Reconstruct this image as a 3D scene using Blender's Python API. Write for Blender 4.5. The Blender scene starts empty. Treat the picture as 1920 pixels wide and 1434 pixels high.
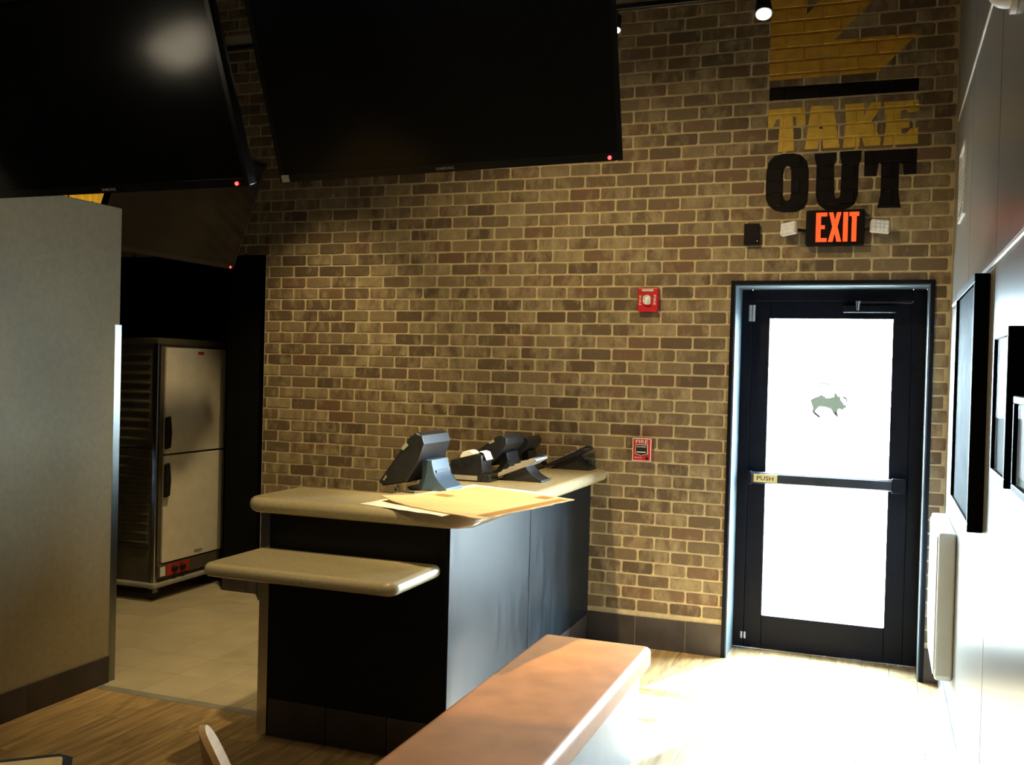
import bpy, bmesh, math, random
from mathutils import Vector, Matrix
random.seed(7)
SC = bpy.context.scene
COL = SC.collection

# ------------------------------------------------------------------ camera
FPX, YAW, PITCH, ROLL = 1869.0, -0.3566, 0.0142, 0.02576
CAM = Vector((0.0, -6.04, 1.70))
def cam_axes():
    f = Vector((math.sin(YAW), math.cos(YAW), 0)); r = Vector((math.cos(YAW), -math.sin(YAW), 0)); u = Vector((0, 0, 1))
    f2 = f * math.cos(PITCH) - u * math.sin(PITCH); u2 = u * math.cos(PITCH) + f * math.sin(PITCH)
    r3 = r * math.cos(ROLL) + u2 * math.sin(ROLL); u3 = u2 * math.cos(ROLL) - r * math.sin(ROLL)
    return r3, u3, f2
AR, AU, AF = cam_axes()
cd = bpy.data.cameras.new('camera'); cam = bpy.data.objects.new('camera', cd); COL.objects.link(cam)
cd.sensor_fit = 'HORIZONTAL'; cd.sensor_width = 36.0; cd.lens = 36.0 * FPX / 1920.0; cd.clip_start = 0.02
m = Matrix.Identity(4)
for i in range(3):
    m[i][0], m[i][1], m[i][2], m[i][3] = AR[i], AU[i], -AF[i], CAM[i]
cam.matrix_world = m
SC.camera = cam
def project(p):
    d = Vector(p) - CAM
    z = d.dot(AF)
    return 960 + FPX * d.dot(AR) / z, 717 - FPX * d.dot(AU) / z

# ------------------------------------------------------------------ world, sun, lamps, exposure
w = bpy.data.worlds.new('daylight'); SC.world = w; w.use_nodes = True
bg = w.node_tree.nodes['Background']; bg.inputs[0].default_value = (0.68, 0.85, 1.0, 1); bg.inputs[1].default_value = 150.0
sv = SC.view_settings
sv.view_transform = 'Standard'; sv.look = 'None'; sv.gamma = 1.0; sv.use_curve_mapping = False; sv.exposure = 0.0
def sun(direction, strength, color, angle):
    l = bpy.data.lights.new('sun', 'SUN'); l.energy = strength; l.color = color; l.angle = angle
    o = bpy.data.objects.new('sun', l); COL.objects.link(o)
    o.rotation_euler = Vector(direction).to_track_quat('-Z', 'Y').to_euler(); o.location = (2, 6, 8)
sun((-0.32, -0.67, -0.66), 80.0, (0.96, 0.98, 1.0), math.radians(1.0))
def spot(loc, target, watts, cone, blend=0.5, radius=0.05, color=(1.0, 0.76, 0.38)):
    l = bpy.data.lights.new('ceiling_spot', 'SPOT'); l.energy = watts; l.color = color
    l.spot_size = math.radians(cone); l.spot_blend = blend; l.shadow_soft_size = radius
    o = bpy.data.objects.new('ceiling_spot', l); COL.objects.link(o); o.location = loc
    o.rotation_euler = (Vector(target) - Vector(loc)).to_track_quat('-Z', 'Y').to_euler()
spot((-1.87, -2.70, 4.15), (-1.62, -1.40, 1.09), 720, 38, 0.9)
spot((-1.87, -2.70, 4.15), (-1.45, -1.0, 1.15), 300, 98, 0.8)          # over the counter
spot((-3.2, -1.0, 4.15), (-3.9, -0.55, 0.0), 265, 58, 0.6)            # over the kitchen passage
spot((-2.7, -4.2, 4.15), (-2.5, -3.5, 0.0), 75, 95, 0.8, 0.08)        # unseen fill lamp added over the tables
spot((-1.0, -4.4, 4.15), (-1.2, -3.2, 0.3), 55, 80, 0.8, 0.08)         # unseen fill lamp added over the bench
pl = bpy.data.lights.new('doorway_portal', 'AREA'); pl.shape = 'RECTANGLE'; pl.size = 0.74; pl.size_y = 1.88
pl.cycles.is_portal = True
po = bpy.data.objects.new('doorway_portal', pl); COL.objects.link(po); po.location = (-0.31, 0.345, 1.13)
po.rotation_euler = (math.radians(-90), 0, 0)

# ------------------------------------------------------------------ materials
MATS = {}
def nodes_of(name):
    mt = bpy.data.materials.new(name); mt.use_nodes = True
    nt = mt.node_tree; nt.nodes.clear()
    out = nt.nodes.new('ShaderNodeOutputMaterial'); b = nt.nodes.new('ShaderNodeBsdfPrincipled')
    nt.links.new(b.outputs[0], out.inputs[0]); MATS[name] = mt
    return mt, nt, b, out
def mat(name, col, rough=0.5, metal=0.0, var=0.12, scale=8.0, stretch=(1, 1, 1), bump=0.0, bscale=60.0, rvar=0.08, spec=0.5, coat=0.0, orand=0.0, col2=None, emit=None, estr=0.0):
    mt, nt, b, out = nodes_of(name)
    N = nt.nodes.new; L = nt.links.new
    tc = N('ShaderNodeTexCoord'); mp = N('ShaderNodeMapping'); mp.inputs['Scale'].default_value = stretch
    L(tc.outputs['Object'], mp.inputs[0])
    nz = N('ShaderNodeTexNoise'); nz.inputs['Scale'].default_value = scale; nz.inputs['Detail'].default_value = 5
    oi = N('ShaderNodeObjectInfo')
    if orand > 0:
        ad = N('ShaderNodeVectorMath'); ad.operation = 'ADD'
        cb = N('ShaderNodeCombineXYZ'); mu = N('ShaderNodeMath'); mu.operation = 'MULTIPLY'; mu.inputs[1].default_value = 37.0
        L(oi.outputs['Random'], mu.inputs[0])
        for k in range(3): L(mu.outputs[0], cb.inputs[k])
        L(mp.outputs[0], ad.inputs[0]); L(cb.outputs[0], ad.inputs[1]); L(ad.outputs[0], nz.inputs['Vector'])
    else:
        L(mp.outputs[0], nz.inputs['Vector'])
    mx = N('ShaderNodeMix'); mx.data_type = 'RGBA'
    c2 = col2 if col2 else tuple(max(0, c * (1 - 2 * var)) for c in col)
    c1 = tuple(min(1, c * (1 + var)) for c in col)
    mx.inputs[6].default_value = (*c2, 1); mx.inputs[7].default_value = (*c1, 1)
    rp = N('ShaderNodeMapRange'); rp.inputs[1].default_value = 0.3; rp.inputs[2].default_value = 0.7
    L(nz.outputs[0], rp.inputs[0]); L(rp.outputs[0], mx.inputs[0])
    if orand > 0:
        hs = N('ShaderNodeHueSaturation'); mr = N('ShaderNodeMapRange'); mr.inputs[3].default_value = 1 - orand; mr.inputs[4].default_value = 1 + orand
        L(oi.outputs['Random'], mr.inputs[0]); L(mr.outputs[0], hs.inputs['Value']); L(mx.outputs[2], hs.inputs['Color']); L(hs.outputs[0], b.inputs['Base Color'])
    else:
        L(mx.outputs[2], b.inputs['Base Color'])
    rr = N('ShaderNodeMapRange'); rr.inputs[3].default_value = max(0.02, rough - rvar); rr.inputs[4].default_value = min(1, rough + rvar)
    L(nz.outputs[0], rr.inputs[0]); L(rr.outputs[0], b.inputs['Roughness'])
    b.inputs['Metallic'].default_value = metal; b.inputs['Specular IOR Level'].default_value = spec; b.inputs['Coat Weight'].default_value = coat
    if bump > 0:
        n2 = N('ShaderNodeTexNoise'); n2.inputs['Scale'].default_value = bscale; n2.inputs['Detail'].default_value = 4
        L(mp.outputs[0], n2.inputs['Vector'])
        bp = N('ShaderNodeBump'); bp.inputs['Strength'].default_value = bump; bp.inputs['Distance'].default_value = 0.004
        L(n2.outputs[0], bp.inputs['Height']); L(bp.outputs[0], b.inputs['Normal'])
    if emit:
        b.inputs['Emission Color'].default_value = (*emit, 1); b.inputs['Emission Strength'].default_value = estr
    return mt
# bricks: one colour per brick cell, mortar smears rubbed over the faces
CP, CL = 0.0772, 0.2013            # course height, brick length (joint to joint)
ZL, XA, XB = 1.762, -1.693, -1.5925
def brick_material():
    mt, nt, b, out = nodes_of('brick')
    N = nt.nodes.new; L = nt.links.new
    def M(op, a, bb=None):
        n = N('ShaderNodeMath'); n.operation = op
        for k, v in enumerate((a, bb)):
            if v is None: continue
            if isinstance(v, (int, float)): n.inputs[k].default_value = v
            else: L(v, n.inputs[k])
        return n.outputs[0]
    g = N('ShaderNodeNewGeometry'); sp = N('ShaderNodeSeparateXYZ'); L(g.outputs['Position'], sp.inputs[0])
    row = M('FLOOR', M('DIVIDE', M('SUBTRACT', sp.outputs[2], ZL), CP))
    odd = M('MODULO', M('ADD', row, 1000.0), 2.0)
    off = M('ADD', XB, M('MULTIPLY', odd, XA - XB))
    colm = M('FLOOR', M('DIVIDE', M('SUBTRACT', sp.outputs[0], off), CL))
    cb = N('ShaderNodeCombineXYZ'); L(row, cb.inputs[0]); L(colm, cb.inputs[1])
    wn = N('ShaderNodeTexWhiteNoise'); wn.noise_dimensions = '3D'; L(cb.outputs[0], wn.inputs['Vector'])
    cr = N('ShaderNodeValToRGB'); L(wn.outputs['Value'], cr.inputs[0])
    e = cr.color_ramp.elements
    e[0].position = 0.0; e[0].color = (0.095, 0.062, 0.036, 1)
    e[1].position = 1.0; e[1].color = (0.225, 0.165, 0.092, 1)
    for p, c in ((0.25, (0.120, 0.080, 0.045)), (0.45, (0.155, 0.112, 0.062)), (0.62, (0.150, 0.082, 0.046)), (0.80, (0.180, 0.132, 0.074))):
        q = cr.color_ramp.elements.new(p); q.color = (*c, 1)
    # smear of mortar: vertical drags and blotches, offset per brick
    ad = N('ShaderNodeVectorMath'); ad.operation = 'MULTIPLY_ADD'; L(g.outputs['Position'], ad.inputs[0]); ad.inputs[1].default_value = (14, 14, 7)
    sc = N('ShaderNodeVectorMath'); sc.operation = 'SCALE'; L(wn.outputs['Color'], sc.inputs[0]); sc.inputs['Scale'].default_value = 9.0
    L(sc.outputs[0], ad.inputs[2])
    n1 = N('ShaderNodeTexNoise'); n1.inputs['Scale'].default_value = 1.0; n1.inputs['Detail'].default_value = 6; n1.inputs['Roughness'].default_value = 0.62; L(ad.outputs[0], n1.inputs['Vector'])
    mr = N('ShaderNodeMapRange'); sg = N('ShaderNodeSeparateXYZ'); L(wn.outputs['Color'], sg.inputs[0]); sm = M('ADD', n1.outputs[0], M('MULTIPLY', M('SUBTRACT', sg.outputs[1], 0.5), 0.22))
    mr.inputs[1].default_value = 0.46; mr.inputs[2].default_value = 0.74; mr.inputs[4].default_value = 0.88; L(sm, mr.inputs[0])
    n2 = N('ShaderNodeTexNoise'); n2.inputs['Scale'].default_value = 90; n2.inputs['Detail'].default_value = 3; L(g.outputs['Position'], n2.inputs['Vector'])
    mx = N('ShaderNodeMix'); mx.data_type = 'RGBA'; L(mr.outputs[0], mx.inputs[0]); L(cr.outputs[0], mx.inputs[6]); mx.inputs[7].default_value = (0.37, 0.30, 0.175, 1)
    hs = N('ShaderNodeHueSaturation'); L(mx.outputs[2], hs.inputs['Color'])
    m2 = N('ShaderNodeMapRange'); m2.inputs[3].default_value = 0.72; m2.inputs[4].default_value = 1.28; L(n2.outputs[0], m2.inputs[0]); L(m2.outputs[0], hs.inputs['Value'])
    L(hs.outputs[0], b.inputs['Base Color']); b.inputs['Roughness'].default_value = 0.72
    bp = N('ShaderNodeBump'); bp.inputs['Strength'].default_value = 0.35; bp.inputs['Distance'].default_value = 0.003; L(n2.outputs[0], bp.inputs['Height']); L(bp.outputs[0], b.inputs['Normal'])
    return mt
brick_material()
mat('mortar', (0.55, 0.455, 0.285), 0.85, var=0.10, scale=25, bump=0.4, bscale=160)
mat('tile_dark', (0.045, 0.036, 0.034), 0.45, var=0.25, scale=6, bump=0.08, bscale=90, orand=0.12)
mat('grout', (0.20, 0.18, 0.16), 0.9, scale=30)
mat('grout_light', (0.22, 0.185, 0.12), 0.9, scale=30)
mat('wood_plank', (0.38, 0.255, 0.115), 0.42, spec=0.7, var=0.22, scale=3.0, stretch=(14, 1.0, 1), orand=0.14, bump=0.05, bscale=12)
mat('kitchen_tile', (0.42, 0.36, 0.245), 0.42, var=0.07, scale=5, orand=0.05)
mat('threshold', (0.30, 0.29, 0.26), 0.4, metal=0.3)
mat('partition_paint', (0.35, 0.30, 0.195), 0.55, spec=0.2, var=0.05, scale=40, bump=0.05, bscale=220)
mat('steel', (0.62, 0.62, 0.60), 0.20, metal=1.0, var=0.04, scale=3, stretch=(60, 60, 1), rvar=0.05)
mat('guard_steel', (0.25, 0.26, 0.25), 0.30, metal=1.0, var=0.10, scale=3, stretch=(60, 60, 1), rvar=0.05)
mat('panel_grey', (0.25, 0.25, 0.235), 0.30, var=0.06, scale=5, stretch=(1, 2, 0.5), rvar=0.04, bump=0.02, bscale=40, spec=0.36)
mat('panel_backing', (0.05, 0.05, 0.05), 0.7)
mat('aluminium', (0.75, 0.76, 0.77), 0.25, metal=1.0, var=0.04)
mat('channel_metal', (0.80, 0.80, 0.77), 0.42, metal=0.5, var=0.04)
mat('ceiling_black', (0.02, 0.02, 0.02), 0.9, scale=4)
mat('dark_wall', (0.006, 0.006, 0.006), 0.9, scale=5, spec=0.05)
mat('rear_wall', (0.05, 0.042, 0.036), 0.8, scale=3)
mat('concrete', (0.55, 0.54, 0.51), 0.9, scale=2, var=0.08)
mat('jamb_grey', (0.085, 0.115, 0.135), 0.40, spec=0.3, var=0.04)
mat('door_dark', (0.0042, 0.005, 0.010), 0.50, var=0.15, scale=12, spec=0.12)
mat('chrome', (0.80, 0.81, 0.82), 0.16, metal=1.0)
mat('push_bar_dark', (0.055, 0.06, 0.075), 0.35, metal=0.5)
mat('label_yellow', (0.62, 0.52, 0.22), 0.5)
mat('ink_dark', (0.03, 0.025, 0.02), 0.6)
mat('ink_white', (0.80, 0.78, 0.74), 0.6)
mat('paint_yellow', (0.60, 0.33, 0.035), 0.55, var=0.10, scale=18, bump=0.2, bscale=150)
mat('paint_gold', (0.66, 0.42, 0.05), 0.55, var=0.10, scale=18, bump=0.2, bscale=150)
mat('paint_black', (0.008, 0.006, 0.007), 0.6, spec=0.12, var=0.2, scale=18, bump=0.2, bscale=150)
mat('black_plastic', (0.014, 0.014, 0.016), 0.36, var=0.15, scale=30)
mat('black_gloss', (0.004, 0.004, 0.005), 0.14, var=0.1, rvar=0.02, spec=0.38)
mat('bezel', (0.008, 0.008, 0.010), 0.22, rvar=0.04)
mat('led_red', (0.6, 0.02, 0.02), 0.4, emit=(1.0, 0.03, 0.03), estr=9.0)
mat('counter_black', (0.004, 0.004, 0.0045), 0.5, var=0.2, scale=6, spec=0.2)
mat('counter_laminate', (0.0100, 0.0150, 0.0205), 0.38, var=0.25, scale=3, stretch=(1, 6, 1.2), bump=0.03, bscale=30, rvar=0.10, spec=0.09)
mat('worktop', (0.41, 0.35, 0.22), 0.20, var=0.05, scale=60, rvar=0.04, spec=0.55)
mat('cardboard', (0.62, 0.42, 0.19), 0.8, var=0.08, scale=4, stretch=(1, 8, 1))
mat('cardboard_tape', (0.36, 0.19, 0.06), 0.45, var=0.06)
mat('paper', (0.78, 0.77, 0.72), 0.8, var=0.03)
mat('terminal_plastic', (0.016, 0.017, 0.020), 0.36, var=0.12, scale=40, bump=0.06, bscale=300)
mat('terminal_blue', (0.055, 0.10, 0.17), 0.36, var=0.08, scale=20)  # blue daylight on the first terminal's stand, put into its colour
mat('phone_grey', (0.30, 0.29, 0.26), 0.5)
mat('vinyl_tan', (0.45, 0.185, 0.062), 0.50, spec=0.3, var=0.08, scale=9, bump=0.10, bscale=260, rvar=0.05)
mat('bench_base', (0.20, 0.19, 0.18), 0.45, var=0.1)
mat('chair_wood', (0.50, 0.28, 0.11), 0.50, spec=0.2, var=0.12, scale=3, stretch=(2, 2, 14))
mat('table_wood', (0.72, 0.48, 0.17), 0.38, var=0.08, scale=3, stretch=(12, 1, 1))
mat('cabinet_side', (0.10, 0.088, 0.06), 0.75, metal=0.0, var=0.1, spec=0.02)
mat('cabinet_door', (0.72, 0.665, 0.54), 0.36, metal=0.0, var=0.04, scale=12)
mat('control_red', (0.48, 0.035, 0.02), 0.45)
mat('rubber', (0.02, 0.02, 0.02), 0.7)
mat('caster_grey', (0.32, 0.30, 0.27), 0.5)
mat('fire_red', (0.55, 0.012, 0.022), 0.38, var=0.06)
mat('lens_clear', (0.75, 0.76, 0.76), 0.12, var=0.25, scale=60)
mat('exit_body', (0.008, 0.006, 0.007), 0.5, spec=0.12)
mat('exit_letter', (0.9, 0.10, 0.03), 0.4, emit=(1.0, 0.050, 0.010), estr=1.7)
mat('lamp_led', (0.80, 0.80, 0.78), 0.25, var=0.12, scale=40, emit=(1, 1, 0.97), estr=0.12)
mat('lamp_white', (0.75, 0.75, 0.73), 0.4)
mat('lamp_glow', (1, 0.95, 0.85), 0.4, emit=(1.0, 0.90, 0.68), estr=14.0)
mat('added_pendant_glow', (0.8, 0.72, 0.55), 0.6, emit=(1.0, 0.86, 0.62), estr=7.0)  # glow of the added pendant, mirrored in the left television
mat('amber_glow', (0.75, 0.42, 0.04), 0.3, emit=(1.0, 0.50, 0.03), estr=0.42)
mat('frame_black', (0.004, 0.004, 0.005), 0.5, spec=0.04)
mat('print_blue', (0.005, 0.0065, 0.012), 0.7, var=0.6, scale=9, spec=0.03, col2=(0.014, 0.016, 0.020))
mat('print_green', (0.010, 0.018, 0.014), 0.7, var=0.4, scale=7, spec=0.03, col2=(0.004, 0.007, 0.008))
mat('glare_white', (0.78, 0.80, 0.78), 0.6)  # daylight reflected in the third picture's glass, painted as a white print
mat('mat_green', (0.16, 0.40, 0.06), 0.6)
mat('wall_box_white', (0.62, 0.69, 0.76), 0.40, var=0.03)
mat('beige_channel', (0.45, 0.40, 0.30), 0.6)
mat('sticker', (0.72, 0.68, 0.55), 0.6)
mat('sign_grey', (0.50, 0.52, 0.55), 0.5)
def glass(name, tint, gloss=0.8, base=0.04, rough=0.02):
    mt, nt, b, out = nodes_of(name)
    t = nt.nodes.new('ShaderNodeBsdfTransparent'); t.inputs[0].default_value = (*tint, 1)
    gl = nt.nodes.new('ShaderNodeBsdfGlossy'); gl.inputs['Roughness'].default_value = rough
    lw = nt.nodes.new('ShaderNodeLayerWeight'); lw.inputs[0].default_value = 0.5
    pw = nt.nodes.new('ShaderNodeMath'); pw.operation = 'POWER'; pw.inputs[1].default_value = 4.0; nt.links.new(lw.outputs['Facing'], pw.inputs[0])
    fr = nt.nodes.new('ShaderNodeMath'); fr.operation = 'MULTIPLY_ADD'; fr.inputs[1].default_value = gloss; fr.inputs[2].default_value = base; nt.links.new(pw.outputs[0], fr.inputs[0])
    mx = nt.nodes.new('ShaderNodeMixShader'); nt.links.new(fr.outputs[0], mx.inputs[0])
    nt.links.new(t.outputs[0], mx.inputs[1]); nt.links.new(gl.outputs[0], mx.inputs[2]); nt.links.new(mx.outputs[0], out.inputs[0])
glass('door_glass', (0.93, 0.96, 0.95)); glass('picture_glass', (0.96, 0.97, 0.97), 0.012, 0.002)
def decal(name, tint):
    mt, nt, b, out = nodes_of(name)
    t = nt.nodes.new('ShaderNodeBsdfTransparent'); tc = nt.nodes.new('ShaderNodeTexCoord'); nz = nt.nodes.new('ShaderNodeTexNoise'); nz.inputs['Scale'].default_value = 14
    mx = nt.nodes.new('ShaderNodeMix'); mx.data_type = 'RGBA'; nt.links.new(tc.outputs['Object'], nz.inputs['Vector']); nt.links.new(nz.outputs[0], mx.inputs[0])
    mx.inputs[6].default_value = (*tint, 1); mx.inputs[7].default_value = (*[c * 1.25 for c in tint], 1)
    nt.links.new(mx.outputs[2], t.inputs[0]); nt.links.new(t.outputs[0], out.inputs[0])
decal('decal_olive', (0.0040, 0.0038, 0.0025)); decal('decal_pale', (0.0085, 0.0072, 0.0062))

# ------------------------------------------------------------------ building helpers
ORI = {}
def tag(o, label=None, cat=None, group=None, kind=None):
    if label: o['label'] = label
    if cat: o['category'] = cat
    if group: o['group'] = group
    if kind: o['kind'] = kind
    return o
def thing(name, label, cat, loc=(0, 0, 0), group=None, kind=None, rot=None):
    o = bpy.data.objects.new(name, None); COL.objects.link(o); o.location = loc; o.empty_display_size = 0.05
    ORI[o] = Vector(loc)
    if rot is not None: o.rotation_euler = rot; ORI[o] = Vector((0, 0, 0))
    return tag(o, label, cat, group, kind)
def link(name, me, parent=None, material=None):
    o = bpy.data.objects.new(name, me); COL.objects.link(o)
    if material and not me.materials: me.materials.append(MATS[material])
    if parent is not None: o.parent = parent
    return o
def obj(name, bm, material, parent=None, smooth=False):
    """ONE mesh object; vertices given in world space (or in the root's local space when the root is rotated)."""
    s = ORI.get(parent, Vector((0, 0, 0))) if parent is not None else Vector((0, 0, 0))
    if s.length: bmesh.ops.translate(bm, verts=bm.verts, vec=-s)
    bmesh.ops.recalc_face_normals(bm, faces=bm.faces)
    me = bpy.data.meshes.new(name); bm.to_mesh(me); bm.free()
    if smooth:
        for p in me.polygons: p.use_smooth = True
        try: me.set_sharp_from_angle(angle=math.radians(38))
        except Exception: pass
    o = link(name, me, parent, material)
    if smooth: wm = o.modifiers.new('even_normals', 'WEIGHTED_NORMAL'); wm.keep_sharp = True
    if parent is not None: ORI[o] = s
    else: ORI[o] = Vector((0, 0, 0))
    return o
def box(bm, x0, x1, y0, y1, z0, z1, bev=0.0, seg=2):
    g = bmesh.ops.create_cube(bm, size=1.0)
    for v in g['verts']:
        v.co = Vector(((x0 + x1) / 2 + v.co.x * (x1 - x0), (y0 + y1) / 2 + v.co.y * (y1 - y0), (z0 + z1) / 2 + v.co.z * (z1 - z0)))
    if bev > 0:
        es = list({e for v in g['verts'] for e in v.link_edges})
        bmesh.ops.bevel(bm, geom=es, offset=bev, segments=seg, profile=0.5, affect='EDGES')
    return bm
def B(*a, **k): return box(bmesh.new(), *a, **k)
def prism(bm, pts, axis, a0, a1, bev=0.0, seg=2):
    """extrude the 2-D outline pts along axis from a0 to a1; outline coords are the remaining axes in order."""
    def P(p, a):
        return {'x': (a, p[0], p[1]), 'y': (p[0], a, p[1]), 'z': (p[0], p[1], a)}[axis]
    v0 = [bm.verts.new(P(p, a0)) for p in pts]; v1 = [bm.verts.new(P(p, a1)) for p in pts]
    n = len(pts)
    bm.faces.new(v0[::-1]); bm.faces.new(v1)
    for i in range(n): bm.faces.new((v0[i], v0[(i + 1) % n], v1[(i + 1) % n], v1[i]))
    if bev > 0:
        es = [e for v in v0 + v1 for e in v.link_edges if (e.verts[0] in v0) == (e.verts[1] in v0)]
        bmesh.ops.bevel(bm, geom=list(set(es)), offset=bev, segments=seg, profile=0.5, affect='EDGES')
    return bm
def PR(*a, **k): return prism(bmesh.new(), *a, **k)
def rounded(poly, radii, n=7):
    out = []
    for i, p in enumerate(poly):
        r = radii[i]; p = Vector(p); a = (Vector(poly[i - 1]) - p).normalized(); c = (Vector(poly[(i + 1) % len(poly)]) - p).normalized()
        if r <= 0: out.append(tuple(p)); continue
        ce = p + (a + c) * r                        # square corners only
        s = p + a * r - ce; e = p + c * r - ce
        for k in range(n + 1):
            t = k / n * math.pi / 2
            q = ce + s * math.cos(t) + e * math.sin(t); out.append(tuple(q))
    return out
def bullnose(poly, z0, z1, r, seg=6):
    """slab over a counter-clockwise outline with rounded top and bottom edges"""
    bm = bmesh.new(); n = len(poly); mit = []
    for i in range(n):
        a, b2, c = Vector(poly[i - 1]), Vector(poly[i]), Vector(poly[(i + 1) % n])
        d1, d2 = (b2 - a).normalized(), (c - b2).normalized(); n1, n2 = Vector((-d1.y, d1.x)), Vector((-d2.y, d2.x))
        mit.append((n1 + n2) / max(0.2, 1 + n1.dot(n2)))
    prof = [(r * (1 - math.sin(k / seg * math.pi / 2)), z1 - r + r * math.cos(k / seg * math.pi / 2)) for k in range(seg + 1)]
    prof += [(d, z0 + z1 - z) for d, z in prof[::-1]]
    rings = [[bm.verts.new((p[0] + mm.x * d, p[1] + mm.y * d, z)) for p, mm in zip(poly, mit)] for d, z in prof]
    for ra, rb in zip(rings[:-1], rings[1:]):
        for i in range(n): bm.faces.new((ra[i], ra[(i + 1) % n], rb[(i + 1) % n], rb[i]))
    bm.faces.new(rings[0]); bm.faces.new(rings[-1][::-1])
    return bm
def tube(bm, p0, p1, r, r1=None, seg=14):
    p0, p1 = Vector(p0), Vector(p1); r1 = r if r1 is None else r1
    d = p1 - p0; q = d.to_track_quat('Z', 'Y')
    bmesh.ops.create_cone(bm, cap_ends=True, segments=seg, radius1=r, radius2=r1, depth=d.length, matrix=Matrix.Translation((p0 + p1) / 2) @ q.to_matrix().to_4x4())
    return bm
def T(*a, **k): return tube(bmesh.new(), *a, **k)
def fill2d(loops):
    """filled flat mesh (local x,y) from outlines; inner loops make holes."""
    cu = bpy.data.curves.new('outline', 'CURVE'); cu.dimensions = '2D'; cu.fill_mode = 'BOTH'
    for lp in loops:
        s = cu.splines.new('POLY'); s.points.add(len(lp) - 1); s.use_cyclic_u = True
        for k, p in enumerate(lp): s.points[k].co = (p[0] * 40, p[1] * 40, 0, 1)      # filled large: fine outlines survive
    bm = curve_bm(cu)
    for v in bm.verts: v.co = v.co / 40
    return bm
def curve_bm(cu):
    o = bpy.data.objects.new('outline', cu); COL.objects.link(o)
    dg = bpy.context.evaluated_depsgraph_get(); me = bpy.data.meshes.new_from_object(o.evaluated_get(dg))
    bm = bmesh.new(); bm.from_mesh(me); bpy.data.objects.remove(o); bpy.data.curves.remove(cu); bpy.data.meshes.remove(me)
    return bm
def text_bm(body, width, height, bold=0.0):
    """flat lettering filling the box 0..width, 0..height (local x,y)."""
    cu = bpy.data.curves.new('lettering', 'FONT'); cu.body = body; cu.size = 1.0; cu.offset = bold; cu.resolution_u = 2
    bm = curve_bm(cu)
    xs = [v.co.x for v in bm.verts]; ys = [v.co.y for v in bm.verts]
    for v in bm.verts:
        v.co.x = (v.co.x - min(xs)) / (max(xs) - min(xs)) * width; v.co.y = (v.co.y - min(ys)) / (max(ys) - min(ys)) * height
    return bm
def flat(bm, fn, thick=None):
    """place a flat x,y mesh with fn(x,y)->world; optional extrusion vector."""
    if thick is not None:
        r = bmesh.ops.extrude_face_region(bm, geom=list(bm.faces))
        ex = {v for v in r['geom'] if isinstance(v, bmesh.types.BMVert)}
    else: ex = set()
    for v in bm.verts:
        p = Vector(fn(v.co.x, v.co.y)); v.co = p + (Vector(thick) if v in ex else Vector((0, 0, 0)))
    return bm

# ------------------------------------------------------------------ setting: brick wall, with each brick
WX0, WX1, WTOP = -4.14, 0.34, 4.42
DX0, DX1, DZ1 = -0.847, 0.236, 2.235            # door opening
wall = bmesh.new()
box(wall, WX0, DX0, 0.0, 0.36, 0, WTOP); box(wall, DX0, DX1, 0.0, 0.36, DZ1, WTOP); box(wall, DX1, 0.36, 0.0, 0.36, 0, WTOP); box(wall, -6.6, WX0, 0.0, 0.12, 2.49, WTOP)
wall_back = tag(obj('wall_back', wall, 'mortar'), 'brick wall with the glazed exit door and the TAKE OUT mural', None, None, 'structure')
BD = 0.0035                                       # how far a brick stands proud
JT = 0.0058                                      # half joint
def brick_mesh(rng, wdt):
    hx, hz = wdt / 2 - JT, CP / 2 - JT
    pts = []
    for sx, sz in ((-1, -1), (1, -1), (1, 1), (-1, 1)):
        c = 0.004 + rng.random() * 0.006
        a = (sx * hx, sz * (hz - c)); b2 = (sx * (hx - c), sz * hz)
        pts += [a, b2] if (sx * sz > 0) else [b2, a]
    full = []
    for i, p in enumerate(pts):
        full.append((p[0] + (rng.random() - .5) * .0022, p[1] + (rng.random() - .5) * .0022))
        q = pts[(i + 1) % 8]
        if abs(q[0] - p[0]) > 0.06: full.append(((p[0] + q[0]) / 2 + (rng.random() - .5) * .05, p[1] + (rng.random() - .5) * .0035))
    bm = bmesh.new()
    bk = [bm.verts.new((x, 0.0, z)) for x, z in full]; fr = [bm.verts.new((x * (1 - .0022 / hx), -BD - (rng.random() - .5) * .0012, z * (1 - .0022 / hz))) for x, z in full]
    n = len(full); bm.faces.new(fr)
    for i in range(n): bm.faces.new((bk[i], bk[(i + 1) % n], fr[(i + 1) % n], fr[i]))
    bmesh.ops.recalc_face_normals(bm, faces=bm.faces)
    if sum(f.normal.y for f in bm.faces if len(f.verts) == n) > 0:
        bmesh.ops.reverse_faces(bm, faces=bm.faces)
    me = bpy.data.meshes.new('brick'); bm.to_mesh(me); bm.free(); me.materials.append(MATS['brick'])
    return me
rng = random.Random(3)
VAR = [brick_mesh(rng, CL) for _ in range(9)]
def inside(pt, poly):
    c = False; n = len(poly)
    for i in range(n):
        (x0, y0), (x1, y1) = poly[i], poly[i - 1]
        if (y0 > pt[1]) != (y1 > pt[1]) and pt[0] < (x1 - x0) * (pt[1] - y0) / (y1 - y0) + x0: c = not c
    return c
HIDE = [[(440, -80), (527, 343), (1168, 300), (1155, -80)], [(-50, -50), (390, 0), (468, 350), (-50, 372)], [(457, 290), (495, 305), (428, 505), (200, 480), (200, 350)],
        [(455, 940), (560, 905), (720, 920), (1140, 870), (1140, 905), (1108, 920), (1108, 1160), (840, 1434), (480, 1434)], [(700, 930), (720, 895), (780, 805), (850, 800), (1000, 830), (1110, 840), (1110, 900), (850, 930)]]
bricks = []
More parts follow.
